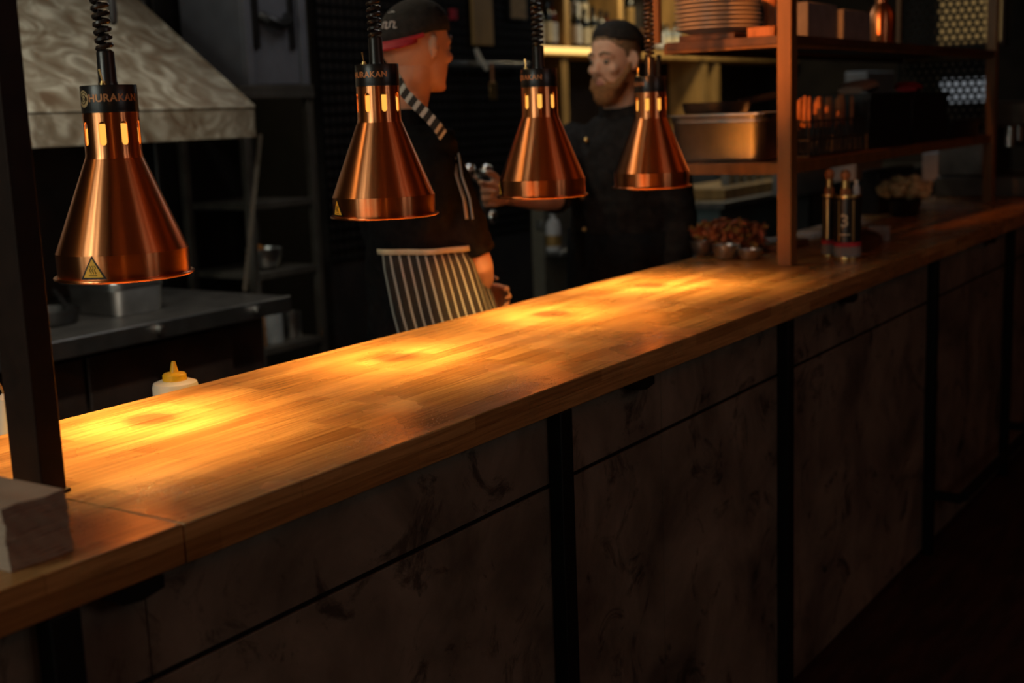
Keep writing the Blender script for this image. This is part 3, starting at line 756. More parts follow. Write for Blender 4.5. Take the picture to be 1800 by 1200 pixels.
bottle('small_cruet', 'small grey capped cruet standing on the right of the tin marked 3', 'cruet', (tb.x+.047, tb.y+.003, ZC+.0003+TH), [(.010, 0), (.010, .025), (.006, .032), (.006, .042), (.0001, .043)], 'label_white', None, None, 'white', (.0068, .034, .046))

# boards and boxes behind the tins
p = on_z(1430, 452, ZC)
tag(obj('cutting_board', MB().box(4.06, 4.30, .42, .64, ZC+.0003, ZC+.022), 'board', None, .003), 'brown cutting board on the counter between the shelf post and the slim tin', 'board')
p = on_z(1425, 446, ZC)
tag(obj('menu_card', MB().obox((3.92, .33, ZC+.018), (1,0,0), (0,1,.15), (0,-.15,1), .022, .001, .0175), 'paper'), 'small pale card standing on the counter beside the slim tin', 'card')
p = on_z(1548, 444, ZC)
m = MB(); m.tube([(p.x+.02, p.y+.06, ZC+.002), (p.x+.10, p.y+.10, ZC+.022), (p.x+.20, p.y+.12, ZC+.028), (p.x+.30, p.y+.12, ZC+.004)], [(.004,.03), (.022,.06), (.026,.06), (.004,.03)], 14)
tag(obj('leather_roll', m, 'board'), 'crumpled dark leather cloth on the counter right of the tins', 'cloth')
p = on_z(1575, 425, ZC)
tag(obj('card_holder', MB().box(p.x, p.x+.03, p.y+.03, p.y+.10, ZC+.0003, ZC+.055), 'grey', None, .002), 'small grey card holder standing on the counter edge', 'holder')
p = on_z(1615, 380, ZC)
pot = thing('flower_pot', 'black pot of pale dried flowers at the far end of the counter', 'pot', (p.x, p.y+.06, ZC+.0003))
m = MB().lathe([(.05, 0), (.055, .005), (.07, .07), (.066, .07), (.05, .01), (.0001, .008)], n=32); obj('pot', m, 'black_plastic', pot, local=True)
m = MB(); rnd = random.Random(5)
for i in range(60):
    a = rnd.uniform(0, 2*pi); q = math.sqrt(rnd.random()); rr = rnd.uniform(.018, .030)
    m.ell((.10*q*cos(a)+.01, .10*q*sin(a), .09+.085*rnd.random()*(1-.5*q)), (rr, rr, rr*.8), 8, 6)
obj('flower_heads', m, 'dried', pot, local=True)
p = on_z(1640, 350, ZC)
t = thing('black_planter', 'black ribbed planter box behind the dried flowers', 'planter', (5.75, .58, ZC))
obj('box', MB().box(5.50, 6.02, .565, .64, ZC+.0003, ZC+.19), 'black_plastic', t, .004)
m = MB()
for k in range(9): m.box(5.50+.058*k, 5.52+.058*k, .559, .565, ZC+.01, ZC+.185)
obj('ribs', m, 'black_plastic', t, .002)

# ------------------------------------------------------------------ kitchen, left: bench, hood, rack
BX1 = 3.746; BY0 = 2.40; BY1 = 3.30; BZ = .90
bn = thing('steel_bench', 'long stainless steel kitchen bench under the extractor hood', 'bench', (2.4, 2.8, 0))
obj('bench_top', MB().box(.6, BX1, BY0, BY1, BZ-.012, BZ), 'steel_dark', bn, .003)
obj('front_lip', MB().box(.6, BX1, BY0-.012, BY0, BZ-.062, BZ+.002), 'steel', bn, .003, label='polished steel front edge')
obj('carcass', MB().box(.62, BX1-.06, BY0+.10, BY1, .02, BZ-.013), 'oven', bn)
for x in (1.7, 2.45, 3.15):
    obj('door', MB().box(x-.34, x+.34, BY0+.075, BY0+.099, .06, BZ-.09), 'oven', bn, .004)
for px, py in ((275, 527), (448, 528)):
    p = on_y(px, py, BY0-.012)
    obj('knob', MB().cyl((p.x, BY0-.012, BZ-.025), (p.x, BY0-.035, BZ-.030), .016), 'steel', bn)
HY = 2.55
hd = thing('extractor_hood', 'large stained metal extractor hood with a sloping front', 'hood', (2.5, 3.0, 1.53))
hx1 = 3.78; hz0, hz1 = 1.535, 1.655
ap = on_y(240, 0, 3.12)
obj('hood_band', MB().box(1.2, hx1, HY, HY+.012, hz0, hz1).box(hx1-.012, hx1, HY+.012, 3.9, hz0, hz1), 'hood', hd, .002)
sl = _n(ap-Vector((hx1, HY, hz1))); q = Vector((hx1, HY, hz1))+sl*((ap-Vector((hx1, HY, hz1))).length*1.55)
m = MB(); A = [(1.2, HY, hz1), (hx1, HY, hz1), tuple(q), (1.2, q.y, q.z)]; B = [(1.2, HY+.02, hz1-.004), (hx1-.015, HY+.03, hz1-.004), (q.x-.015, q.y+.02, q.z-.004), (1.2, q.y+.02, q.z-.004)]
m.add(A+B, [(0,1,2,3), (4,7,6,5), (0,4,5,1), (1,5,6,2), (2,6,7,3), (3,7,4,0)], False)
C_ = [(hx1, 3.9, hz1), (q.x, 3.9, q.z), (q.x-.015, 3.9, q.z), (hx1-.015, 3.9, hz1)]
m.add([A[1], A[2], B[2], B[1]]+C_, [(0,1,5,4), (3,7,6,2), (0,4,7,3), (1,2,6,5)], False)
obj('hood_slope', m, 'hood', hd, .0)
obj('edge_trim', MB().tube([(hx1, HY, hz1), tuple(q)], .007, 8).tube([(1.2, HY-.001, hz1), (hx1, HY-.001, hz1)], .005, 8), 'hood', hd)
p = on_y(430, 508, 2.7); p2 = on_y(446, 245, 2.7)
obj('support_leg', MB().tube([(p.x, 2.7, BZ), (p2.x, 2.66, hz0+.01)], .014, 4), 'leg_brown', hd)
obj('under_hood', MB().box(.62, 3.70, 3.35, 3.42, BZ, hz0+.05), 'oven', hd)
# hanging pull handle in front of the hood
p = on_y(200, 44, 2.2); p2 = on_y(203, 0, 2.2)
pl_ = thing('pull_handle', 'dark rounded pull handle hanging in front of the hood', 'handle', tuple(p))
obj('grip', MB().tube([(p.x, p.y, p.z), (p.x, p.y, p.z+.006), (p.x, p.y, p.z+.03), (p.x, p.y, p.z+.16), (p.x, p.y, p.z+.20)], [.004, .011, .0145, .012, .005], 14), 'black_plastic', pl_)
obj('cable', MB().cyl((p.x, p.y, p.z+.20), (p.x, p.y, ZT), .004, n=8), 'black_plastic', pl_)
# pans on the bench
a0_ = on_z(222, 558, BZ); a1_ = on_z(322, 546, BZ)
gn_pan('steel_pan', 'pale stainless pan standing on the steel bench behind the leftmost lamp', a0_.x-.05, a1_.x+.035, a0_.y-.005, a0_.y+.33, BZ+.0005, .125, 'steel', .02)
p = on_z(112, 575, BZ)
m = MB().lathe([(.09, 0), (.10, .008), (.115, .055), (.112, .055), (.096, .010), (.0001, .006)], c=(p.x+.02, p.y+.11, BZ+.0005), n=36).tube([(p.x+.12, p.y+.14, BZ+.05), (p.x+.17, p.y+.24, BZ+.075), (p.x+.21, p.y+.32, BZ+.09)], [.012, .011, .010], 8)
tag(obj('frying_pan', m, 'black_metal'), 'black frying pan with a raised handle on the steel bench', 'pan')
p = on_z(15, 590, BZ)
bowl('ceramic_bowl', 'cream bowl on the steel bench, left of the brown post', (p.x, p.y+.09, BZ+.0005), .085, .085, 'plate')

# rack right of the hood
RX0, RX1, RY0, RY1 = 4.01, 4.455, 2.85, 3.28
rk = thing('metal_rack', 'dim grey metal rack standing beside the extractor hood', 'rack', (4.2, 3.05, 0))
for x in (RX0, RX1-.035):
    for y in (RY0, RY1-.035): obj('post', MB().box(x, x+.035, y, y+.035, .0, 1.722), 'rack_grey', rk, .002)
for z in (.565, .905, 1.215):
    obj('rack_shelf', MB().box(RX0+.035, RX1-.035, RY0+.003, RY1-.003, z, z+.030), 'rack_grey', rk, .002)
obj('top_frame', MB().box(RX0-.02, RX1, RY0-.012, RY1, 1.7225, 1.752), 'rack_grey', rk, .002); obj('top_lip', MB().box(RX0-.02, RX1, RY0-.014, RY0-.001, 1.695, 1.722), 'rack_grey', rk, .002)
zt = 1.7525
# slate bin on top of the rack
t = thing('storage_bin', 'slate grey plastic storage bin with a handle on top of the rack', 'bin', (4.2, 3.0, zt))
bx0 = on_y(424, 80, 2.86).x+.02; bx1 = on_y(547, 80, 2.86).x-.03
obj('body', MB().box(bx0, bx1, 2.87, 3.25, zt, 2.35), 'bin', t, .008)
for x in (bx0, bx1-.045): obj('corner_rib', MB().box(x, x+.045, 2.852, 2.87, zt, 2.35), 'bin', t, .004)
zh = on_y(490, 20, 2.85).z
obj('handle', MB().tube([(bx0+.11, 2.868, zh-.02), (bx0+.13, 2.84, zh-.04), (bx0+.20, 2.832, zh-.06), (bx1-.20, 2.832, zh-.06), (bx1-.13, 2.84, zh-.04), (bx1-.11, 2.868, zh-.02)], .024, 10), 'black_plastic', t)
for x in (bx0+.062, bx1-.105): obj('latch', MB().box(x, x+.035, 2.858, 2.869, zh-.16, 2.32), 'black_plastic', t, .002)
# black machine behind the hood
t = thing('black_machine', 'tall black kitchen machine behind the slope of the hood', 'machine', (4.2, 3.5, 0))
obj('body', MB().box(3.93, 4.50, 3.33, 3.80, .0, 2.6), 'black_plastic', t, .01)
obj('front_panel', MB().box(3.97, 4.46, 3.315, 3.33, 1.78, 2.5), 'black_metal', t, .004)
# things on the rack
zr_ = .9355
p = on_z(467, 474, zr_)
bw = bowl('steel_bowl', 'bright steel bowl on the dim rack beside the hood', (p.x+.03, 2.97, zr_), .085, .095, 'steel')
tag(obj('carrot_piece', MB().ell((p.x-.02, 2.95, zr_+.095), (.028, .02, .022), 12, 8), 'sauce_o'), 'orange vegetable piece lying in the bowl on the rack', 'vegetable')
zr_ = .5955
def rackx(px): return on_z(px, 605, zr_).x
bottle('amber_jar', 'tall amber jar on the bottom of the rack, under the bench end', 'jar', (4.075, 2.93, zr_), [(.040, 0), (.042, .01), (.042, .15), (.030, .17), (.030, .18), (.0001, .18)], 'sauce_o', None, None, 'black_plastic', (.032, .172, .195))
bottle('glass_jar', 'clear glass jar on the rack between the amber jar and the steel cup', 'jar', (4.20, 2.95, zr_), [(.045, 0), (.048, .01), (.048, .13), (.044, .145), (.0001, .146)], 'glass_clear', None, None, 'steel_dark', (.046, .147, .165))
tag(obj('steel_cup', MB().lathe([(.042, 0), (.044, .005), (.048, .12), (.046, .12), (.042, .008), (.0001, .006)], c=(4.345, 2.97, zr_), n=32), 'steel', None), 'plain steel cup on the rack, next to the right-hand post', 'cup')

# ------------------------------------------------------------------ behind the counter: low prep shelf with the sauce bottle
ps = thing('prep_shelf', 'low dark prep shelf running behind the counter', 'shelf', (1.4, .8, 0))
obj('top', MB().box(.0, 2.0, CD+.01, CD+.30, .86, .885), 'steel_dark', ps, .002)
for x in (.02, 1.94): obj('side', MB().box(x, x+.03, CD+.012, CD+.29, .0, .86), 'leg_black', ps)
sc = on_y(308, 675, .765)
sb = thing('sauce_bottle', 'white squeeze bottle with a yellow nozzle cap behind the counter', 'bottle', (sc.x, .765, .8852))
zb = sc.z-.8852
kz = on_y(308, 634, .765).z-.8852
obj('body', MB().lathe([(.042, 0), (.045, .006), (.0455, zb-.004), (.043, zb+.004), (.030, zb+.009), (.0001, zb+.009)], n=40), 'white', sb, local=True)
cpn = obj('cap', MB().lathe([(.024, zb+.004), (.0245, zb+.006), (.0235, zb+.020), (.021, zb+.023), (.009, zb+.025), (.0001, zb+.025)], n=40), 'cap_yellow', sb, local=True, label='yellow screw cap')
obj('nozzle', MB().lathe([(.0095, zb+.023), (.0080, zb+.028), (.0040, kz-.001), (.0028, kz), (.0001, kz)], n=24), 'cap_yellow', cpn, local=True)
p = on_y(10, 720, .85)
hb = thing('hand_blender', 'white handled tool standing behind the counter at the left edge', 'tool', (p.x, .85, .8852))
obj('handle', MB().tube([(p.x-.01, .85, .886), (p.x-.008, .85, .95), (p.x, .85, p.z+.02), (p.x+.002, .85, p.z+.03)], [.022, .020, .014, .006], 14), 'white', hb)
obj('lead', MB().tube([(p.x+.0, .85, p.z+.03), (p.x-.005, .86, p.z+.06), (p.x+.01, .88, p.z+.10)], .003, 6), 'leaf_gold', hb)

# ------------------------------------------------------------------ dark mesh partition with utensil rail
PY = 3.1
pxa, pxb = on_y(566, 200, PY).x, on_y(952, 200, PY).x
pt = thing('mesh_partition', 'tall black mesh covered partition behind the chefs', 'partition', ((pxa+pxb)/2, PY, 0))
obj('panel', MB().box(pxa, pxb, PY, PY+.05, 0, 2.7), 'wall_dark', pt)
m = MB(); st = .052
nx = int((pxb-pxa)/st)
for i in range(nx+1):
    x = pxa+i*st
    m.box(x-.004, x+.004, PY-.008, PY-.001, .9, 2.6)
for j in range(int(1.7/st)):
    z = .9+j*st; m.box(pxa, pxb, PY-.014, PY-.008, z-.004, z+.004)
obj('mesh_grid', m, 'leg_black', pt)
rz_ = on_y(860, 113, PY-.06).z
rx0 = on_y(796, 113, PY-.06).x; rx1 = on_y(922, 113, PY-.06).x
ur = thing('utensil_rail', 'pale steel utensil rail across the dark mesh partition', 'rail', ((rx0+rx1)/2, PY-.06, rz_))
obj('bar', MB().box(rx0-.35, rx1+.05, PY-.065, PY-.052, rz_-.014, rz_+.014), 'steel', ur, .003)
for x in (rx0-.2, rx1): obj('bracket', MB().box(x-.01, x+.01, PY-.052, PY-.014, rz_-.01, rz_+.01), 'steel_dark', ur)
for i, px in enumerate((848, 866)):
    x = on_y(px, 113, PY-.09).x
    t = thing('hanging_utensil', ('bent pale ladle hanging on the utensil rail', 'dull brown turner hanging on the utensil rail')[i], 'utensil', (x, PY-.085, rz_))
    if i == 0: obj('handle', MB().tube([(x-.05, PY-.085, rz_+.08), (x-.02, PY-.085, rz_+.03), (x+.04, PY-.09, rz_-.03)], [.012, .016, .012], 8), 'white', t)
    else:
        obj('handle', MB().tube([(x, PY-.085, rz_+.005), (x, PY-.085, rz_-.10)], .007, 8), 'handle_wood', t)
        obj('blade', MB().box(x-.035, x+.035, PY-.088, PY-.084, rz_-.20, rz_-.10), 'brass', t, .001)
# wooden upright and framed sign on the partition
p = on_y(852, 80, PY-.03); p1 = on_y(831, 40, PY-.03).x; p2 = on_y(866, 40, PY-.03).x
tag(obj('wooden_paddle', MB().box(p1, p2, PY-.034, PY-.0145, p.z, ZT), 'oak', None, .004), 'tall oak paddle board fixed on the dark mesh partition', 'board')
a_ = on_y(897, 35, PY-.03); b2 = on_y(926, 4, PY-.03)
sg = thing('framed_sign', 'small tan framed card fixed high on the dark mesh partition', 'sign', ((a_.x+b2.x)/2, PY-.03, a_.z))
obj('frame', MB().box(a_.x, b2.x, PY-.03, PY-.014, a_.z, b2.z+.06), 'black_metal', sg, .002)
obj('card', MB().box(a_.x+.012, b2.x-.012, PY-.033, PY-.030, a_.z+.012, b2.z+.048), 'label_tan', sg)
p = on_y(801, 25, PY-.03)
tag(obj('red_tag', MB().box(p.x-.025, p.x+.025, PY-.026, PY-.0002, p.z-.03, p.z+.03), 'red', None, .004), 'small red tag on the dark mesh partition beside the capped head', 'tag')

# beer tap pair near the pointing hand
for i, px in enumerate((824, 854)):
    p = at(px, 300, 5.2)
    t = thing('steel_tap', ('polished steel tap, nearer the striped-apron chef', 'polished steel tap, just right of its twin above the pointing hand')[i], 'tap', (p.x, p.y, 1.25), 'steel taps behind the chefs')
    obj('ball', MB().ell((p.x, p.y, p.z), (.030, .030, .030), 20, 12), 'chrome', t)
    obj('spout', MB().tube([(p.x+.015, p.y-.01, p.z-.02), (p.x+.045, p.y-.04, p.z-.06), (p.x+.07, p.y-.06, p.z-.10)], [.013, .016, .018], 12), 'chrome', t)
    obj('valve', MB().ell((p.x+.03, p.y, p.z-.19), (.022, .022, .030), 16, 10), 'chrome', t)
    obj('column', MB().cyl((p.x, p.y+.02, 0), (p.x, p.y+.02, p.z-.01), .016), 'black_metal', t)
# ------------------------------------------------------------------ back bar: bottle shelves on the far wall
bs = thing('bottle_shelf', 'oak bottle shelving on the far wall with a glowing front edge', 'shelf', (9.6, 3.8, 1.4))
sz = on_y(1000, 90, 3.62).z
sxa = on_y(948, 90, 3.62).x; sxb = 12.4
obj('board', MB().box(sxa, sxb, 3.62, 3.98, sz-.035, sz+.03), 'oak', bs, .003)
obj('back_step', MB().box(sxa, sxb, 3.82, 3.98, sz+.03, sz+.22), 'board', bs, .003)
obj('upper_board', MB().box(sxa, sxb, 3.66, 3.98, sz+.62, sz+.66), 'oak', bs, .003)
for px in (997, 1092, 1215, 1330):
    x = on_y(px, 40, 3.64).x; obj('divider', MB().box(x-.035, x+.035, 3.64, 3.97, sz+.0305, sz+.62), 'oak', bs, .003)
for px in (994, 1240, 1262, 1450, 1555):
    x = on_y(px, 160, 3.64).x; obj('upright', MB().box(x-.045, x+.045, 3.64, 3.97, .3, sz-.0355), 'oak', bs, .003)
M['led'] = emit('led_glow', (1.0, .60, .17), 1.6)
xe = on_y(1042, 90, 3.615).x
obj('light_strip', MB().box(sxa, xe, 3.600, 3.619, sz-.018, sz+.026), 'led', bs, .004, label='glowing warm light strip')
obj('lower_board', MB().box(sxa, sxb, 3.62, 3.98, 1.20, 1.24), 'oak', bs, .003)
divx = [on_y(px, 40, 3.64).x for px in (997, 1092, 1215, 1330)]
def clear(x):
    for d_ in divx:
        if abs(x-d_) < .082: x = d_+(.084 if x > d_ else -.084)
    return x
profs = {'wine': lambda h: [(.036, 0), (.038, .006), (.038, h*.58), (.030, h*.70), (.014, h*.78), (.0135, h*.95), (.0155, h*.955), (.0155, h), (.0001, h)],
         'spirit': lambda h: [(.040, 0), (.042, .006), (.042, h*.66), (.034, h*.74), (.015, h*.80), (.014, h), (.0001, h)]}
bspec = [(945, 'spirit', 'glass_clear', 'label_white', .31, 'pale bottle with white label at the left end of the bottle shelf'), (962, 'wine', 'glass_dark', 'label_cream', .34, 'dark bottle with tall cream label beside the coiled lamp cord'),
         (981, 'spirit', 'glass_amber', 'label_white', .33, 'dark red bottle with pale grey upper label left of the oak divider'), (1013, 'wine', 'glass_dark', 'label_white', .32, 'dark bottle with white label right of the oak divider'),
         (1028, 'wine', 'glass_dark', 'label_cream', .29, 'dark bottle with cream label, second right of the oak divider'), (1043, 'wine', 'glass_dark', 'label_cream', .31, 'dark bottle with cream label beside the bearded chef\'s forehead'),
         (1056, 'wine', 'glass_dark', 'label_cream', .29, 'bottle partly hidden behind the bearded chef\'s cap'), (1071, 'spirit', 'glass_amber', 'label_tan', .28, 'tan labelled bottle just above the bearded chef\'s cap'),
         (1158, 'spirit', 'glass_dark', 'label_white', .30, 'white labelled bottle right of the farthest lamp cord'), (1172, 'spirit', 'glass_clear', 'label_cream', .22, 'short pale bottle with cream label left of the plates'),
         (1188, 'spirit', 'glass_clear', 'label_cream', .24, 'pale bottle half hidden by the stack of plates')]
for i, (px, kd, bodym, lb, h, lab) in enumerate(bspec):
    x = clear(on_y(px, 70, 3.72).x); r = profs[kd](h)[1][0]
    bottle('glass_bottle', lab, 'bottle', (x, 3.72, sz+.0305), profs[kd](h), bodym, lb, (r+.001, h*.10, h*.52), 'black_plastic', (.0165, h*.88, h+.001), 'bottles on the far wall shelf')
for i, (px, lb, lab) in enumerate(((1010, 'label_white', 'raised back row bottle with grey label, first right of the divider'), (1025, 'label_cream', 'raised back row bottle with cream label, second right of the divider'), (1042, 'leaf_gold', 'raised back row bottle with yellow label, third right of the divider'),
                                   (1056, 'leaf_gold', 'raised back row bottle with olive label, fourth right of the divider'), (1106, 'leaf_gold', 'raised back row bottle with olive label right of the second divider'), (1150, 'label_tan', 'raised back row bottle behind the farthest lamp cord'))):
    x = clear(on_y(px, 10, 3.90).x); h = .32
    bottle('glass_bottle', lab, 'bottle', (x, 3.90, sz+.2205), profs['wine'](h), 'glass_dark', lb, (.039, h*.10, h*.52), 'black_plastic', (.0165, h*.88, h+.001), 'bottles on the far wall shelf')
# spray bottle and box right of the partition
p = on_y(975, 440, 2.9)
# back service cabinet along the far side
kb = thing('back_counter', 'grey steel back counter behind the bearded chef', 'counter', (8, 2.2, 0))
kz0 = 1.03
obj('top', MB().box(6.95, 11.5, 1.95, 2.48, kz0-.04, kz0), 'steel_dark', kb, .003)
obj('body', MB().box(7.0, 11.4, 2.0, 2.45, 0, kz0-.04), 'teal', kb, .003)
x = on_y(972, 430, 2.45).x
gc = thing('grey_locker', 'narrow grey cabinet standing in the gap left of the bearded chef', 'cabinet', (x, 2.55, 0))
g0 = on_y(956, 430, 2.6).x; g1 = on_y(1000, 430, 2.6).x
obj('body', MB().box(g0, g1+.1, 2.6, 2.68, 0, 1.30), 'locker', gc, .004)
obj('shelf_lip', MB().box(g0+.02, g1+.1, 2.50, 2.60, .80, .83), 'steel', gc, .003)
for z in (.95, 1.22): obj('hinge', MB().box(g0-.012, g0, 2.6, 2.64, z, z+.05), 'steel', gc, .002)
p = on_y(974, 455, 2.55)
bottle('spray_bottle', 'grey bottle with a yellow-green label in the gap left of the bearded chef', 'bottle', (p.x, 2.55, .8305), [(.040, 0), (.042, .01), (.042, .14), (.03, .17), (.016, .18), (.016, .21), (.0001, .21)], 'label_white', 'leaf_gold', (.043, .03, .09), 'grey', (.018, .20, .24))
# glassware and panels seen under the lower shelf
def backthing(px0, px1, py0, py1, y, name, label, cat, material, depth=.3, bev=.004):
    a = on_y(px0, py1, y); b = on_y(px1, py0, y)
    return tag(obj(name, MB().box(a.x, b.x, y, y+depth, a.z, b.z), material, None, bev), label, cat)
a = on_y(1214, 312, 2.58); b = on_y(1268, 400, 2.58)
fd = thing('fridge', 'teal grey fridge with a steel handle behind the sprouts', 'fridge', ((a.x+b.x)/2, 2.75, 0))
obj('body', MB().box(a.x, b.x+.05, 2.60, 3.2, 0, 1.42), 'teal', fd, .006)
obj('door', MB().box(a.x+.01, b.x+.03, 2.575, 2.60, .1, 1.40), 'teal', fd, .006)
obj('handle', MB().cyl((b.x-.05, 2.55, .6), (b.x-.05, 2.55, 1.30), .014), 'steel', fd)
gcn = 0
for r_, (py, n_) in enumerate(((372, 7), (372, 6))):
    for i in range(n_):
        p = on_z(1274+i*15+r_*8, py, kz0+.07); y = 2.16+.12*r_
        x = on_y(1276+i*15+r_*7, 360, y).x
        g = 'drinking glasses on the back counter'
        if gcn == 0:
            g0_ = obj('drinking_glass', MB().lathe([(.028, 0), (.030, .004), (.036, .12), (.034, .12), (.028, .007), (.0001, .006)], c=(x, y, kz0+.0705), n=24), 'glass_clear', None, origin=(x, y, kz0+.0705)); o = g0_
        else:
            o = g0_.copy(); COL.objects.link(o); o.location = (x, y, kz0+.0705)
        tag(o, 'pale drinking glass in the rows standing on the crate behind the sprouts', 'glass', g); gcn += 1
a = on_y(1266, 396, 2.05); b = on_y(1378, 370, 2.05)
tag(obj('wooden_crate', MB().box(a.x, b.x+.6, 2.02, 2.42, kz0+.0005, kz0+.07), 'oak', None, .005), 'long oak crate on the back counter, carrying the drinking glasses', 'crate')
def farbox(name, label, cat, px0, px1, py0, py1, t, material, depth=.15):
    a = at(px0, py1, t); b = at(px1, py0, t); y = a.y
    a = on_y(px0, py1, y); b = on_y(px1, py0, y)
    z0 = 0.0
    o = thing(name, label, cat, ((a.x+b.x)/2, y, a.z))
    obj('body', MB().box(a.x, b.x, y, y+depth, a.z, b.z), material, o, .006)
    obj('stand', MB().box((a.x+b.x)/2-.03, (a.x+b.x)/2+.03, y+.02, y+depth-.02, 0, a.z), 'black_metal', o)
    return o
farbox('menu_board', 'pale grey board standing behind the shelving, above the black crates', 'board', 1524, 1573, 126, 176, 8.5, 'grey')
farbox('grey_screen', 'grey screen standing behind the black planter at the far end', 'screen', 1662, 1726, 258, 318, 8.2, 'grey')
farbox('steel_cabinet', 'dim grey cabinet seen between the shelf post and the tins', 'cabinet', 1398, 1460, 262, 345, 7.8, 'grey')
farbox('ribbed_screen', 'dim grey panel seen just right of the tins', 'screen', 1504, 1552, 266, 318, 7.4, 'grey')
# coffee machine at the far right
p = on_z(1780, 330, 1.10)
cm = thing('coffee_machine', 'steel coffee machine at the far right end of the counter', 'machine', (7.0, .45, ZC))
obj('base', MB().box(6.55, 7.2, .18, .62, ZC+.0003, ZC+.10), 'rack_grey', cm, .008)
obj('body', MB().box(6.60, 7.2, .40, .62, ZC+.10, ZC+.34), 'steel_dark', cm, .01)
obj('hood', MB().box(6.55, 7.2, .16, .62, ZC+.34, ZC+.46), 'rack_grey', cm, .012)
for x in (6.70, 6.88, 7.05):
    hnd = obj('group_head', MB().cyl((x, .30, ZC+.24), (x, .30, ZC+.34), .034), 'chrome', cm)
    obj('grip', MB().tube([(x, .27, ZC+.255), (x, .16, ZC+.24), (x, .10, ZC+.235)], [.010, .014, .013], 10), 'black_plastic', hnd)
for x in (6.64, 7.12): obj('steam_pipe', MB().tube([(x, .22, ZC+.34), (x, .17, ZC+.26), (x, .16, ZC+.12)], .006, 8), 'chrome', cm)
# perforations' backdrop: lit niche and a pale lamp on the far wall
a = at(1652, 75, 11.2); b = at(1762, -10, 11.2)
nz_ = thing('lit_niche', 'warm lit cabinet on the far wall seen through the perforated metal', 'cabinet', (12.4, a.y, a.z))
M['niche'] = emit('niche_glow', (1.0, .62, .22), .16)
M['pane'] = emit('pane_glow', (.75, .82, .90), .18)
wa = on_x(1650, 78, 12.45); wb = on_x(1762, -20, 12.45)
obj('backlit_panel', MB().box(12.45, 12.55, wb.y, wa.y, wa.z, wb.z), 'niche', nz_, label='warm backlit panel')
obj('frame', MB().box(12.43, 12.56, wb.y-.03, wb.y, wa.z-.03, wb.z+.03).box(12.43, 12.56, wa.y, wa.y+.03, wa.z-.03, wb.z+.03).box(12.43, 12.56, wb.y, wa.y, wa.z-.03, wa.z), 'board', nz_)
wa = on_x(1650, 214, 12.45); wb = on_x(1732, 136, 12.45)
wn = obj('window_1', MB().box(12.5, 12.58, wb.y, wa.y, wa.z, wb.z), 'pane'); tag(wn, kind='structure')
wf = obj('window_frame', MB().box(12.46, 12.59, wb.y-.03, wb.y, wa.z-.03, wb.z+.03).box(12.46, 12.59, wa.y, wa.y+.03, wa.z-.03, wb.z+.03), 'black_metal', wn)
# ------------------------------------------------------------------ people
def remesh(o, vox, smooth_it=4, fac=.5):
    r = o.modifiers.new('r', 'REMESH'); r.mode = 'VOXEL'; r.voxel_size = vox; r.use_smooth_shade = True
    s = o.modifiers.new('s', 'SMOOTH'); s.iterations = smooth_it; s.factor = fac
    mats = list(o.data.materials)
    evaluated(o)
    if not len(o.data.materials):
        for m_ in mats: o.data.materials.append(m_)
    o.data.polygons.foreach_set('use_smooth', [True]*len(o.data.polygons)); o.data.update()
    return o
FOLD = D.textures.new('folds', 'CLOUDS'); FOLD.noise_scale = .09; FOLD.noise_depth = 2
FINE = D.textures.new('tufts', 'CLOUDS'); FINE.noise_scale = .012; FINE.noise_depth = 2
def displace(o, tex, strength):
    d = o.modifiers.new('d', 'DISPLACE'); d.texture = tex; d.strength = strength; d.mid_level = .5; d.texture_coords = 'LOCAL'
    evaluated(o); o.data.polygons.foreach_set('use_smooth', [True]*len(o.data.polygons)); o.data.update()
def hloft(mb, rings, n=28):
    """stack of horizontal ellipses (cx, cy, z, rx, ry)"""
    vs = []; fs = []
    for cx, cy, z, rx, ry in rings:
        for k in range(n):
            t = 2*pi*k/n; vs.append((cx+rx*cos(t), cy+ry*sin(t), z))
    for i in range(len(rings)-1):
        for k in range(n): fs.append((i*n+k, i*n+(k+1) % n, (i+1)*n+(k+1) % n, (i+1)*n+k))
    fs.append(tuple(range(n))[::-1]); fs.append(tuple((len(rings)-1)*n+k for k in range(n)))
    return mb.add(vs, fs)
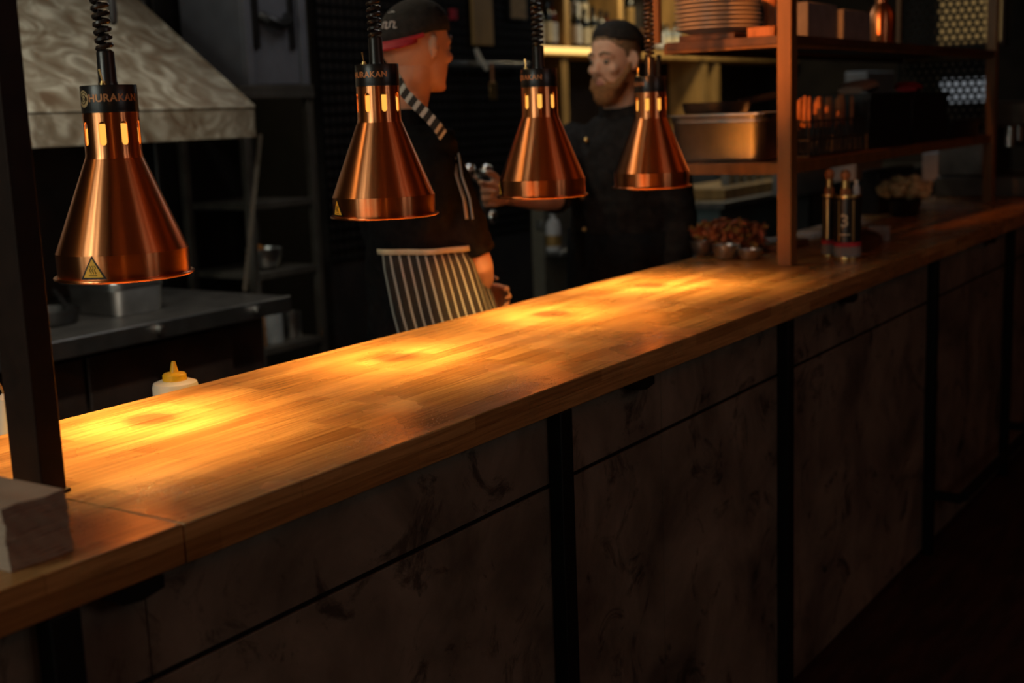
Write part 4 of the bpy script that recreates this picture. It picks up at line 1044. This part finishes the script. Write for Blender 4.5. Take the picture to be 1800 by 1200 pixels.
def head_parts(mb, HM):
    """head in its own frame: +X is the way the face looks, origin between the ears at eye height"""
    h = MB()
    h.ell((-.014, 0, .032), (.099, .078, .090), 32, 20)
    hloft(h, [(.060, 0, -.128, .018, .020), (.050, 0, -.120, .036, .034), (.038, 0, -.104, .054, .046), (.024, 0, -.078, .070, .058), (.014, 0, -.045, .082, .066), (.006, 0, -.010, .092, .072), (-.004, 0, .030, .098, .075), (-.01, 0, .06, .095, .072)], 32)
    h.tube([(.086, 0, .012), (.100, 0, -.010), (.113, 0, -.033), (.112, 0, -.042)], [.0085, .0100, .0135, .010], 12)
    for s in (-1, 1):
        h.ell((.097, s*.012, -.040), (.012, .009, .008), 10, 8)
        h.tube([(.088, s*.008, .016), (.089, s*.030, .021), (.072, s*.056, .014)], [.008, .009, .006], 10)      # brow
        h.ell((.066, s*.046, -.030), (.022, .020, .018), 12, 8)                                                      # cheek
        h.tube([(-.006, s*.074, .020), (-.014, s*.090, .016), (-.018, s*.093, -.008), (-.010, s*.086, -.034), (-.002, s*.074, -.040)], [(.006,.010), (.006,.012), (.006,.013), (.006,.010), (.005,.007)], 10)
        h.ell((-.008, s*.080, -.010), (.018, .008, .026), 12, 8)
    h.tube([(.086, -.020, -.066), (.097, -.008, -.0635), (.098, 0, -.064), (.097, .008, -.0635), (.086, .020, -.066)], [.004, .0065, .006, .0065, .004], 8)
    h.tube([(.084, -.018, -.076), (.094, -.007, -.0775), (.095, 0, -.078), (.094, .007, -.0775), (.084, .018, -.076)], [.004, .007, .0075, .007, .004], 8)
    h.ell((.082, 0, -.112), (.020, .022, .016), 12, 8)
    mb.add([HM @ p for p in h.v], h.f)
def hand(mb, wrist, d, pn, side, curls, spread=.10, sc=1.0, thumb=(.5, .6)):
    """wrist position, finger direction d, palm normal pn (the way the palm faces), side = thumb side"""
    d = _n(d); pn = Vector(pn); pn = _n(pn-d*pn.dot(d)); side = Vector(side); side = _n(side-d*side.dot(d)-pn*side.dot(pn))
    wrist = Vector(wrist)
    lens = (.072, .080, .075, .060); offs = (.030, .010, -.010, -.029)
    for i in range(4):
        base = wrist+d*(.085-(.006, 0, .003, .012)[i])*sc+side*offs[i]*sc
        mb.tube([wrist+side*offs[i]*.55*sc-d*.008, wrist+d*.045*sc+side*offs[i]*.9*sc-pn*.003, base], [.013*sc, .0125*sc, .0105*sc], 10)
        dirv = _n(d+side*spread*(1.5-i)*.6); p = base; ang = 0; pts = [p]; L_ = lens[i]*sc
        for frac, k in ((.45, 0), (.31, 1), (.24, 2)):
            ang += curls[i][k]
            v = dirv*cos(ang)+pn*sin(ang); p = p+v*(L_*frac); pts.append(p)
        mb.tube(pts, [.0095*sc, .0088*sc, .0080*sc, .0062*sc], 10)
        mb.ell(tuple(pts[-1]), (.0064*sc,)*3, 10, 8)
    t0 = wrist+d*.018*sc+side*.020*sc+pn*.004; t1 = t0+(side*.75+d*.62+pn*thumb[0]*.6)*.040*sc
    t2 = t1+_n(side*.35+d*.85+pn*thumb[1])*.032*sc; t3 = t2+_n(side*.1+d*.9+pn*thumb[1])*.026*sc
    mb.tube([t0, t1, t2, t3], [.0145*sc, .0118*sc, .0100*sc, .0070*sc], 10); mb.ell(tuple(t3), (.0072*sc,)*3, 10, 8)
def person(label, foot, heading, k, headM, arms, skin):
    """arms: dict side -> (shoulder, elbow, wrist) in world coordinates"""
    P_ = thing('person', label, 'person', foot, None)
    loc = Vector(foot); R_ = Matrix.Rotation(heading, 4, 'Z')
    def lw(p): return loc+R_ @ (Vector(p)*k)          # body frame -> world
    b = MB(); t = MB()
    hloft(t, [(0, 0, .80, .09, .130), (0, 0, .90, .095, .140), (0, 0, 1.02, .090, .135), (0, 0, 1.16, .092, .140), (-.005, 0, 1.30, .105, .165), (-.01, 0, 1.40, .105, .180), (-.015, 0, 1.46, .075, .130), (-.02, 0, 1.50, .055, .070)])
    b.add([lw(p) for p in t.v], t.f)
    for s in (-1, 1):
        b.tube([lw((0, s*.09, .90)), lw((.01, s*.095, .50)), lw((-.01, s*.10, .10)), lw((-.01, s*.10, .03))], [.09*k, .058*k, .042*k, .045*k], 14)
        b.tube([lw((-.05, s*.10, .035)), lw((.06, s*.105, .035)), lw((.16, s*.11, .025))], [.035, .040, .028], 12)
    hc = headM @ Vector((-.02, 0, -.05)); b.tube([lw((-.02, 0, 1.44)), lw((-.016, 0, 1.50)), hc, headM @ Vector((-.012, 0, 0))], [.068*k, .060*k, .057*k, .05*k], 16)
    head_parts(b, headM)
    for s, (sh_, el, wr, hd_) in arms.items():
        sh_, el, wr = Vector(sh_), Vector(el), Vector(wr)
        b.tube([sh_, sh_.lerp(el, .5), el, el.lerp(wr, .3), wr.lerp(el, .15), wr], [.055*k, .047*k, .041*k, .043*k, .031*k, .027*k], 14)
        if hd_: hand(b, wr, *hd_)
    o = obj('body', b, skin, P_); remesh(o, .0058, 3)
    return P_, lw, R_
def eyes(P_, HM, brow_mat):
    for s in (-1, 1):
        c = HM @ Vector((.0815, s*.031, -.002)); e = obj('eye', MB().ell(c, (.0112,)*3, 14, 10), 'eye', P_)
        f = _n((HM @ Vector((1, s*.03, -.05)))-HM @ Vector((0,0,0)))
        obj('iris', MB().ell(c+f*.0085, (.0056,)*3, 12, 8), 'iris', e)
        obj('eyebrow', MB().tube([HM @ Vector((.098, s*.012, .024)), HM @ Vector((.096, s*.030, .031)), HM @ Vector((.078, s*.054, .024))], [.004, .0048, .003], 8), brow_mat, P_)
def sleeve(mb, sh_, el, wr, k, upto):
    sh_, el, wr = Vector(sh_), Vector(el), Vector(wr)
    pts = [sh_, sh_.lerp(el, .35), sh_.lerp(el, .8), el]; rr = [.074*k, .066*k, .060*k, .056*k]
    if upto < 1: pts = [sh_, sh_.lerp(el, upto*.5), sh_.lerp(el, upto)]; rr = [.076*k, .068*k, .068*k]
    elif upto > 1: pts += [el.lerp(wr, (upto-1)*.5), el.lerp(wr, upto-1)]; rr += [.054*k, .048*k]
    mb.tube(pts, rr, 18)
def jacket(P_, lw, arms, k, fat, matn, uptos, name='jacket', collar=True):
    m = MB(); t = MB(); f = fat
    hloft(t, [(0, 0, .72, .135*f, .195*f), (0, 0, .90, .138*f, .195*f), (.003, 0, 1.04, .132*f, .182*f), (.004, 0, 1.18, .135*f, .184*f), (0, 0, 1.30, .138*f, .200), (-.008, 0, 1.40, .122, .198), (-.014, 0, 1.455, .095, .160), (-.018, 0, 1.495, .078, .092)])
    m.add([lw(p) for p in t.v], t.f)
    for s, (sh_, el, wr, _h) in arms.items(): sleeve(m, sh_, el, wr, k*(.9 if f < 1 else 1.0), uptos[s])
    o = obj(name, m, matn, P_); remesh(o, .011, 4); displace(o, FOLD, .022)
    if collar:
        c = MB(); n = 30; vs = []; fs = []
        rings = [(1.480, .082, .092), (1.515, .074, .078), (1.535, .073, .075), (1.535, .066, .068), (1.490, .066, .072)]
        for z, rx, ry in rings:
            for q in range(n):
                a = 2*pi*q/n; vs.append(lw((-.016+rx*cos(a), ry*sin(a), z-.018*max(0, cos(a)))))
        for i in range(len(rings)-1):
            for q in range(n): fs.append((i*n+q, i*n+(q+1) % n, (i+1)*n+(q+1) % n, (i+1)*n+q))
        c.add(vs, fs); obj('collar', c, matn, o)
    return o
def trousers(P_, lw, k, fat=1.0):
    m = MB(); t = MB()
    hloft(t, [(0, 0, .78, .12*fat, .175*fat), (0, 0, .90, .125*fat, .178*fat), (0, 0, 1.0, .118*fat, .170*fat)]); m.add([lw(p) for p in t.v], t.f)
    for s in (-1, 1): m.tube([lw((0, s*.092, .90)), lw((.01, s*.10, .50)), lw((-.01, s*.105, .09))], [.108*k, .080*k, .068*k], 16)
    o = obj('trousers', m, 'cloth', P_); remesh(o, .014, 3); displace(o, FOLD, .02)
def shell_of(P_, lw, name, material, ang0, ang1, rows, n=40, thick=.004, shear=None):
    """garment panel following ellipses: rows of (z, rx, ry); UV u runs with arc length"""
    m = MB(); vs = []; fs = []; uvs = []
    for i, (z, rx, ry, cx) in enumerate(rows):
        for q in range(n+1):
            a = ang0+(ang1-ang0)*q/n; w = .006*sin(9*a+i*.4)
            vs.append(lw((cx+(rx+w)*cos(a), (ry+w)*sin(a), z))+((shear*(rows[0][0]-z)) if shear is not None else Vector((0,0,0)))); uvs.append((q/n, i/(len(rows)-1)))
    for i in range(len(rows)-1):
        for q in range(n): fs.append((i*(n+1)+q, i*(n+1)+q+1, (i+1)*(n+1)+q+1, (i+1)*(n+1)+q))
    off = wpos(P_); me = D.meshes.new(name); me.from_pydata([p-off for p in vs], [], fs)
    ul = me.uv_layers.new(name='UVMap')
    for lp_ in me.loops: ul.data[lp_.index].uv = uvs[lp_.vertex_index]
    o = D.objects.new(name, me); COL.objects.link(o); o.parent = P_; W[o.name] = off
    sd = o.modifiers.new('t', 'SOLIDIFY'); sd.thickness = thick; sd.offset = 1
    me.materials.append(M[material]); me.polygons.foreach_set('use_smooth', [True]*len(me.polygons)); me.update()
    return o
M['apron_stripe'] = stripes('apron_stripe', (.016, .014, .013), (.40, .40, .37), 33, .24)
M['strap_stripe'] = stripes('strap_stripe', (.016, .015, .015), (.46, .45, .42), 7.5, .42)

# chef in the striped apron
T1 = 3.42
hc1 = at(735, 80, T1); k1 = 1.05
hd1 = rad(-22); foot1 = (hc1.x-.02*cos(hd1), hc1.y-.02*sin(hd1)+.03, 0.0)
HM1 = Matrix.Translation(hc1) @ Matrix.Rotation(rad(-13), 4, 'Z') @ Matrix.Rotation(rad(4), 4, 'Y') @ Matrix.Diagonal((.93, .93, .93, 1))
R1 = Matrix.Rotation(hd1, 4, 'Z')
def l1(p): return Vector(foot1)+R1 @ (Vector(p)*k1)
rs = at(752, 240, 3.38); re_ = at(841, 472, 3.46); rw = at(837, 524, 3.58)
ls = l1((-.01, .185, 1.44)); le = l1((.06, .25, 1.13)); lw_ = l1((.25, .10, 1.02))
fwd1 = R1 @ Vector((1, 0, 0))
arms1 = {-1: (rs, re_, rw, ((at(827, 548, 3.66)-rw), (at(800, 530, 3.50)-at(840, 530, 3.50)), (0, 0, 1), [(.7, .9, .6)]*4, .08, 1.05, (.6, .7))),
         1: (ls, le, lw_, (R1 @ Vector((.5, -.8, -.1)), R1 @ Vector((-.8, -.5, 0)), (0, 0, 1), [(.5, .7, .5)]*4))}
P1, lw1, _ = person('chef turned away in a black cap, black jacket and striped apron', foot1, hd1, k1, HM1, arms1, 'skin1')
jk1 = jacket(P1, lw1, arms1, k1, .88, 'cloth', {-1: .90, 1: .9}, 'jacket', True)
trousers(P1, lw1, k1, .95)
eyes(P1, HM1, 'hair')
# apron skirt and its waistband
zt_ = (on_y(760, 443, foot1[1]-.15).z)/k1
ap1 = shell_of(P1, lw1, 'apron', 'apron_stripe', rad(-158), rad(105), [(zt_, .140, .190, 0.0), (zt_-.04, .148, .198, 0), (zt_-.15, .158, .205, .0), (zt_-.30, .170, .21, .01), (zt_-.48, .185, .215, .02)], 60, shear=Vector((.555, -.831, 0))*.22)
shell_of(P1, lw1, 'waistband', 'label_cream', rad(-160), rad(107), [(zt_-.004, .146, .196, 0), (zt_+.010, .146, .196, 0)], 48, .005).parent = ap1
# striped strap over the shoulder
sp_ = [at(698, 138, 3.32), at(712, 164, 3.24), at(731, 184, 3.21), at(750, 202, 3.20), at(768, 222, 3.20), at(778, 238, 3.22)]
m = MB(); vs = []; uvs = []; wdir = _n(at(715, 150, 3.2)-at(695, 178, 3.2))
nv = _n(EYE-sp_[2])
for i in range(21):
    q = i/20*(len(sp_)-1); a = int(min(q, len(sp_)-2)); p = sp_[a].lerp(sp_[a+1], q-a)
    for e in (-1, 1): vs.append(p+wdir*.0135*e); uvs.append((i/20, (e+1)/2))
me = D.meshes.new('apron_strap'); me.from_pydata([p-wpos(P1) for p in vs], [], [(2*i, 2*i+1, 2*i+3, 2*i+2) for i in range(20)])
ul = me.uv_layers.new(name='UVMap')
for lp_ in me.loops: ul.data[lp_.index].uv = uvs[lp_.vertex_index]
o = D.objects.new('apron_strap', me); COL.objects.link(o); o.parent = P1; me.materials.append(M['strap_stripe'])
sd = o.modifiers.new('t', 'SOLIDIFY'); sd.thickness = .006
# pale apron tie hanging down the front
for q_, (xa, xb) in enumerate(((797, 816), (806, 826))):
    obj('apron_tie', MB().tube([at(xa, 262+q_*8, 3.36), at(xa+6, 310, 3.34), at(xb, 350, 3.33), at(xb+5, 385, 3.33)], [(.007,.003)]*4, 8), 'grey', P1)
# cap worn backwards
cm1 = MB(); cc = Vector((-.016, 0, .040)); n = 40; vs = []; fs = []
for i in range(13):
    ph = pi/2*i/12
    for q in range(n):
        a = 2*pi*q/n; tilt = -.042*(-cos(a))*1.0*(1-i/12)      # lower at the back of the head
        vs.append(HM1 @ (cc+Vector((.111*cos(ph)*cos(a), .091*cos(ph)*sin(a), -.006+tilt*(.9 if cos(a) < 0 else .35)+.098*(sin(ph))**.8))))
for i in range(12):
    for q in range(n): fs.append((i*n+q, i*n+(q+1) % n, (i+1)*n+(q+1) % n, (i+1)*n+q))
cm1.add(vs, fs); cap1 = obj('cap', cm1, 'cap', P1); sd = cap1.modifiers.new('t', 'SOLIDIFY'); sd.thickness = .005
bm1 = MB(); vs = []; fs = []
for j in range(7):
    for q in range(17):
        a = pi-rad(62)+rad(124)*q/16; ext = .030*(j/6)*max(0, cos((q-8)/8*pi/2))**.45
        vs.append(HM1 @ (cc+Vector(((.111+ext)*cos(a), (.091+ext*.6)*sin(a), -.006-.038*abs(cos(a))-.018*(j/6)**1.5-ext*.18))))
for j in range(6):
    for q in range(16): fs.append((j*17+q, j*17+q+1, (j+1)*17+q+1, (j+1)*17+q))
bm1.add(vs, fs); br1 = obj('brim', bm1, 'red', cap1, label='red lined cap brim'); sd = br1.modifiers.new('t', 'SOLIDIFY'); sd.thickness = .004
rb1 = MB(); pts = []
for q in range(n+1):
    a = rad(108)+rad(144)*q/n; tilt = .042*cos(a)*(.9 if cos(a) < 0 else .35)
    pts.append(HM1 @ (cc+Vector((.1125*cos(a), .0925*sin(a), -.008+tilt))))
rb1.tube(pts, [(.0055, .0030)]*len(pts), 8); obj('cap_band', rb1, 'red', cap1, label='red band along the cap edge')
# embroidered lettering on the back of the cap (two short rows of pale stitched marks)
em1 = MB()
for r_, (z, cnt) in enumerate(((.070, 3), (.040, 4))):
    for i in range(cnt):
        a = pi+.10+.16*(i-1.5+r_*.3); rr = .113*math.sqrt(max(.1, 1-(z/.105)**2)); ry_ = .093*math.sqrt(max(.1, 1-(z/.105)**2))
        p = cc+Vector((rr*cos(a), ry_*sin(a), z-.034)); up = Vector((.25*(-cos(a))*-1*-1, 0, 1)).normalized()
        sd_ = Vector((-sin(a), cos(a), 0))
        em1.tube([HM1 @ (p-up*.009), HM1 @ (p+up*.009)], .0024, 6)
        em1.tube([HM1 @ (p+up*(.009 if (i+r_) % 2 else -.009)), HM1 @ (p+up*(.009 if (i+r_) % 2 else -.009)+sd_*.010)], .0022, 6)
obj('embroidery', em1, 'label_white', cap1)
# short hair at the nape and temple
hr = MB(); hloft(hr, [(-.020, 0, -.062, .070, .062), (-.022, 0, -.04, .086, .073), (-.018, 0, .0, .0985, .0785), (-.016, 0, .03, .100, .080)], 32)
hr.v = [HM1 @ (p if p.x < .02 else Vector((.02+(p.x-.02)*.2, p.y*.9, p.z))) for p in hr.v]
obj('hair', hr, 'skin1', P1)

# bearded chef
T2 = 4.60
hc2 = at(1080, 104, T2); k2 = 1.05
hd2 = rad(172); foot2 = (hc2.x+.02, hc2.y, 0.0)
HM2 = Matrix.Translation(hc2) @ Matrix.Rotation(rad(170), 4, 'Z') @ Matrix.Rotation(rad(6), 4, 'Y') @ Matrix.Diagonal((1.0, 1.0, 1.0, 1))
R2 = Matrix.Rotation(hd2, 4, 'Z')
def l2(p): return Vector(foot2)+R2 @ (Vector(p)*k2)
rs2 = l2((0, -.195, 1.42)); re2 = at(972, 350, 4.45); rw2 = at(886, 343, 4.28)
ls2 = l2((0, .20, 1.42)); le2 = at(1196, 388, 4.60); lw2_ = at(1186, 520, 4.60)
arms2 = {-1: (rs2, re2, rw2, ((at(832, 341, 4.18)-rw2), (EYE-rw2), (0, 0, 1), [(.35, .5, .3), (.75, 1.0, .6), (.8, 1.05, .6), (.85, 1.05, .6)], .12, 1.12, (.2, .25))),
         1: (ls2, le2, lw2_, (Vector((0, 0, -1)), R2 @ Vector((0, -1, 0)), R2 @ Vector((1, 0, 0)), [(.3, .4, .3)]*4))}
P2, lw2, _ = person('bearded chef in a black cap and black jacket, one arm stretched out', foot2, hd2, k2, HM2, arms2, 'skin2')
jk2 = jacket(P2, lw2, arms2, k2, 1.06, 'cloth2', {-1: .98, 1: 1.8}, 'jacket', True)
trousers(P2, lw2, k2, 1.05)
eyes(P2, HM2, 'hair')
p = at(1060, 203, 4.16); 
cb2 = lw2((.125, .0, 1.43))
for z in (1.415, 1.33, 1.22, 1.11):
    q = lw2((.135 if z < 1.4 else .112, -.055, z)); obj('button', MB().ell(q, (.011, .011, .011), 12, 8), 'brass', jk2)
shell_of(P2, lw2, 'apron', 'cloth', rad(-120), rad(120), [(1.10, .156, .205, 0), (1.0, .160, .21, 0), (.85, .168, .215, 0), (.6, .175, .215, .01), (.45, .18, .22, .01)], 40)
# beard, moustache, hair, cap
be = MB()
hloft(be, [(.070, 0, -.158, .014, .016), (.066, 0, -.150, .036, .034), (.054, 0, -.132, .054, .048), (.042, 0, -.108, .065, .057), (.028, 0, -.082, .074, .064)], 28)
for s in (-1, 1):
    be.tube([(.076, s*.040, -.100), (.050, s*.060, -.075), (.022, s*.072, -.045), (.004, s*.076, -.012)], [.020, .015, .011, .007], 12)
    be.tube([(.099, s*.003, -.054), (.093, s*.018, -.057), (.080, s*.033, -.078)], [.0035, .0045, .006], 10)
be.v = [HM2 @ p for p in be.v]
o = obj('beard', be, 'beard', P2); remesh(o, .006, 2); displace(o, FINE, .010)
li = MB().tube([HM2 @ Vector((.0925, -.016, -.0755)), HM2 @ Vector((.100, 0, -.077)), HM2 @ Vector((.0925, .016, -.0755))], [.005, .007, .005], 8).tube([HM2 @ Vector((.0945, -.014, -.0665)), HM2 @ Vector((.101, 0, -.0655)), HM2 @ Vector((.0945, .014, -.0665))], [.003, .005, .003], 8)
obj('lips', li, 'lip', P2)
ha = MB(); hloft(ha, [(-.030, 0, -.058, .062, .062), (-.024, 0, -.03, .083, .0745), (-.020, 0, .01, .096, .0800), (-.018, 0, .05, .098, .0815), (-.020, 0, .085, .090, .075), (-.02, 0, .11, .06, .05)], 32)
ha.v = [HM2 @ p for p in ha.v]
o = obj('hair', ha, 'hair', P2); displace(o, FINE, .005)
c2 = MB(); cc2 = Vector((-.036, 0, .054)); vs = []; fs = []
for i in range(13):
    ph = pi/2*i/12
    for q in range(n):
        a = 2*pi*q/n; tilt = (.020 if cos(a) > 0 else .045)*cos(a)*(1-i/12)
        vs.append(HM2 @ (cc2+Vector((.106*cos(ph)*cos(a), .089*cos(ph)*sin(a), tilt+.082*(sin(ph))**.75))))
for i in range(12):
    for q in range(n): fs.append((i*n+q, i*n+(q+1) % n, (i+1)*n+(q+1) % n, (i+1)*n+q))
c2.add(vs, fs); cp2 = obj('cap', c2, 'cap', P2); sd = cp2.modifiers.new('t', 'SOLIDIFY'); sd.thickness = .006
# ------------------------------------------------------------------ light of the place, and added fill lights
def light(name, typ, loc, energy, col, size=.1, target=None, **kw):
    l = D.lights.new(name, typ); l.energy = energy; l.color = col
    if typ == 'AREA':
        l.shape = 'RECTANGLE'; l.size = size if not isinstance(size, tuple) else size[0]; l.size_y = size if not isinstance(size, tuple) else size[1]
    else: l.shadow_soft_size = size
    for a, b in kw.items(): setattr(l, a, b)
    o = D.objects.new(name, l); COL.objects.link(o); o.location = loc
    if target is not None: o.rotation_euler = (Vector(target)-Vector(loc)).to_track_quat('-Z', 'Y').to_euler()
    return o
for y_, s_, k_ in ((-1.75, .34, 26), (-.95, .22, 20), (.05, .50, 30), (.85, .30, 34), (1.75, .60, 22), (2.9, .50, 20)):
    light('window_daylight', 'AREA', (-4.15, y_, 1.9), 13.0*s_*k_/26, (.92, 1.0, .86), (s_, 1.6), (0, y_, 1.9))
for x_, y_, s_ in ((-1.3, .95, .14), (-1.5, .40, .08), (-1.2, 1.40, .06)):
    light('copper_streak_fill', 'AREA', (x_, y_, 2.85), 80*s_, (.97, 1.0, .84), (s_, .9), (1.5, .46, 1.45))  # added unseen strips, placed to strengthen the pale streaks on the copper cones
light('added_streak_point', 'POINT', (-1.3, -2.75, 2.0), 3, (1.0, .45, .16), .03)  # added point light for the thin orange line on the copper
for x_, s_ in ((1.62, .05), (1.92, .03), (2.62, .045)):
    light('hall_tube', 'AREA', (x_, -3.6, 2.45), 42*s_, (1.0, .84, .78), (s_, 1.2), (x_, 0, 1.75))
light('hall_fill_up', 'SPOT', (-1.2, -2.4, 2.2), 62, (1.0, .29, .085), .10, (-1.2, -2.4, 3.1), spot_size=rad(140), spot_blend=.8)  # added warm fill thrown at the hall ceiling, no fitting modelled
light('hall_fill_up', 'SPOT', (2.4, -2.2, 2.2), 62, (1.0, .29, .085), .10, (2.4, -2.2, 3.1), spot_size=rad(140), spot_blend=.8)
light('hall_fill_up', 'SPOT', (5.8, -2.2, 2.2), 62, (1.0, .29, .085), .10, (5.8, -2.2, 3.1), spot_size=rad(140), spot_blend=.8)
light('counter_fill', 'AREA', (1.9, 1.75, 3.06), 6, (1.0, .62, .24), (3.0, .12), (1.9, .1, 1.1))  # added fill that lifts the front of the worktop, not a real fitting
light('shelf_fill_spot', 'SPOT', (1.2, .36, 2.62), 400, (1.0, .28, .045), .04, (3.80, .50, 1.79), spot_size=rad(17), spot_blend=.6)  # invented orange spot, added to light the plates, pan and shelf post
light('kitchen_spot', 'SPOT', (2.3, 1.2, 3.0), 100, (1.0, .93, .78), .06, (2.6, 2.7, 1.6), spot_size=rad(66), spot_blend=.6)
light('bench_fill', 'AREA', (2.9, 1.7, 3.02), 4.5, (1.0, .97, .86), (1.6, .08), (2.9, 2.2, .9))  # extra area light added to brighten the lip of the bench
light('kitchen_lamp', 'AREA', (4.6, 2.0, 3.0), 3.5, (.95, .95, .95), (.8, .3), (4.4, 1.9, 0))
light('kitchen_lamp', 'SPOT', (2.9, .75, 2.95), 17, (1.0, .86, .70), .05, (3.82, 1.05, 1.72), spot_size=rad(27), spot_blend=.7)
light('bar_lamp', 'AREA', (9.3, 3.0, 3.0), 24, (1.0, .80, .45), (2.2, .2), (9.3, 3.7, 2.0))
light('bar_lamp', 'AREA', (8.5, 1.9, 3.0), 5, (.80, .92, 1.0), (1.2, .4), (8.5, 2.2, .9))
wd = D.worlds.new('World'); scn.world = wd; wd.use_nodes = True
wd.node_tree.nodes['Background'].inputs[0].default_value = (1.0, .6, .35, 1); wd.node_tree.nodes['Background'].inputs[1].default_value = .0

# ------------------------------------------------------------------ camera
cam = D.cameras.new('camera'); cam.sensor_width = 36; cam.lens = 36*F/1800.0; cam.clip_start = .05; cam.clip_end = 60
co_ = D.objects.new('camera', cam); COL.objects.link(co_)
right = Vector((VX.x, VY.x, VZ.x)); down = Vector((VX.y, VY.y, VZ.y)); fwd = Vector((VX.z, VY.z, VZ.z))
rot = Matrix((right, -down, -fwd)).transposed()
co_.matrix_world = Matrix.Translation(EYE) @ rot.to_4x4()
cam.dof.use_dof = True; cam.dof.focus_distance = 2.25; cam.dof.aperture_fstop = 3.2
scn.camera = co_
scn.view_settings.view_transform = 'Standard'; scn.view_settings.look = 'None'; scn.view_settings.exposure = 0; scn.view_settings.gamma = 1; scn.view_settings.use_curve_mapping = False
scn.cycles.use_denoising = True; scn.cycles.max_bounces = 10; scn.cycles.sample_clamp_indirect = 4.0; scn.cycles.caustics_reflective = True
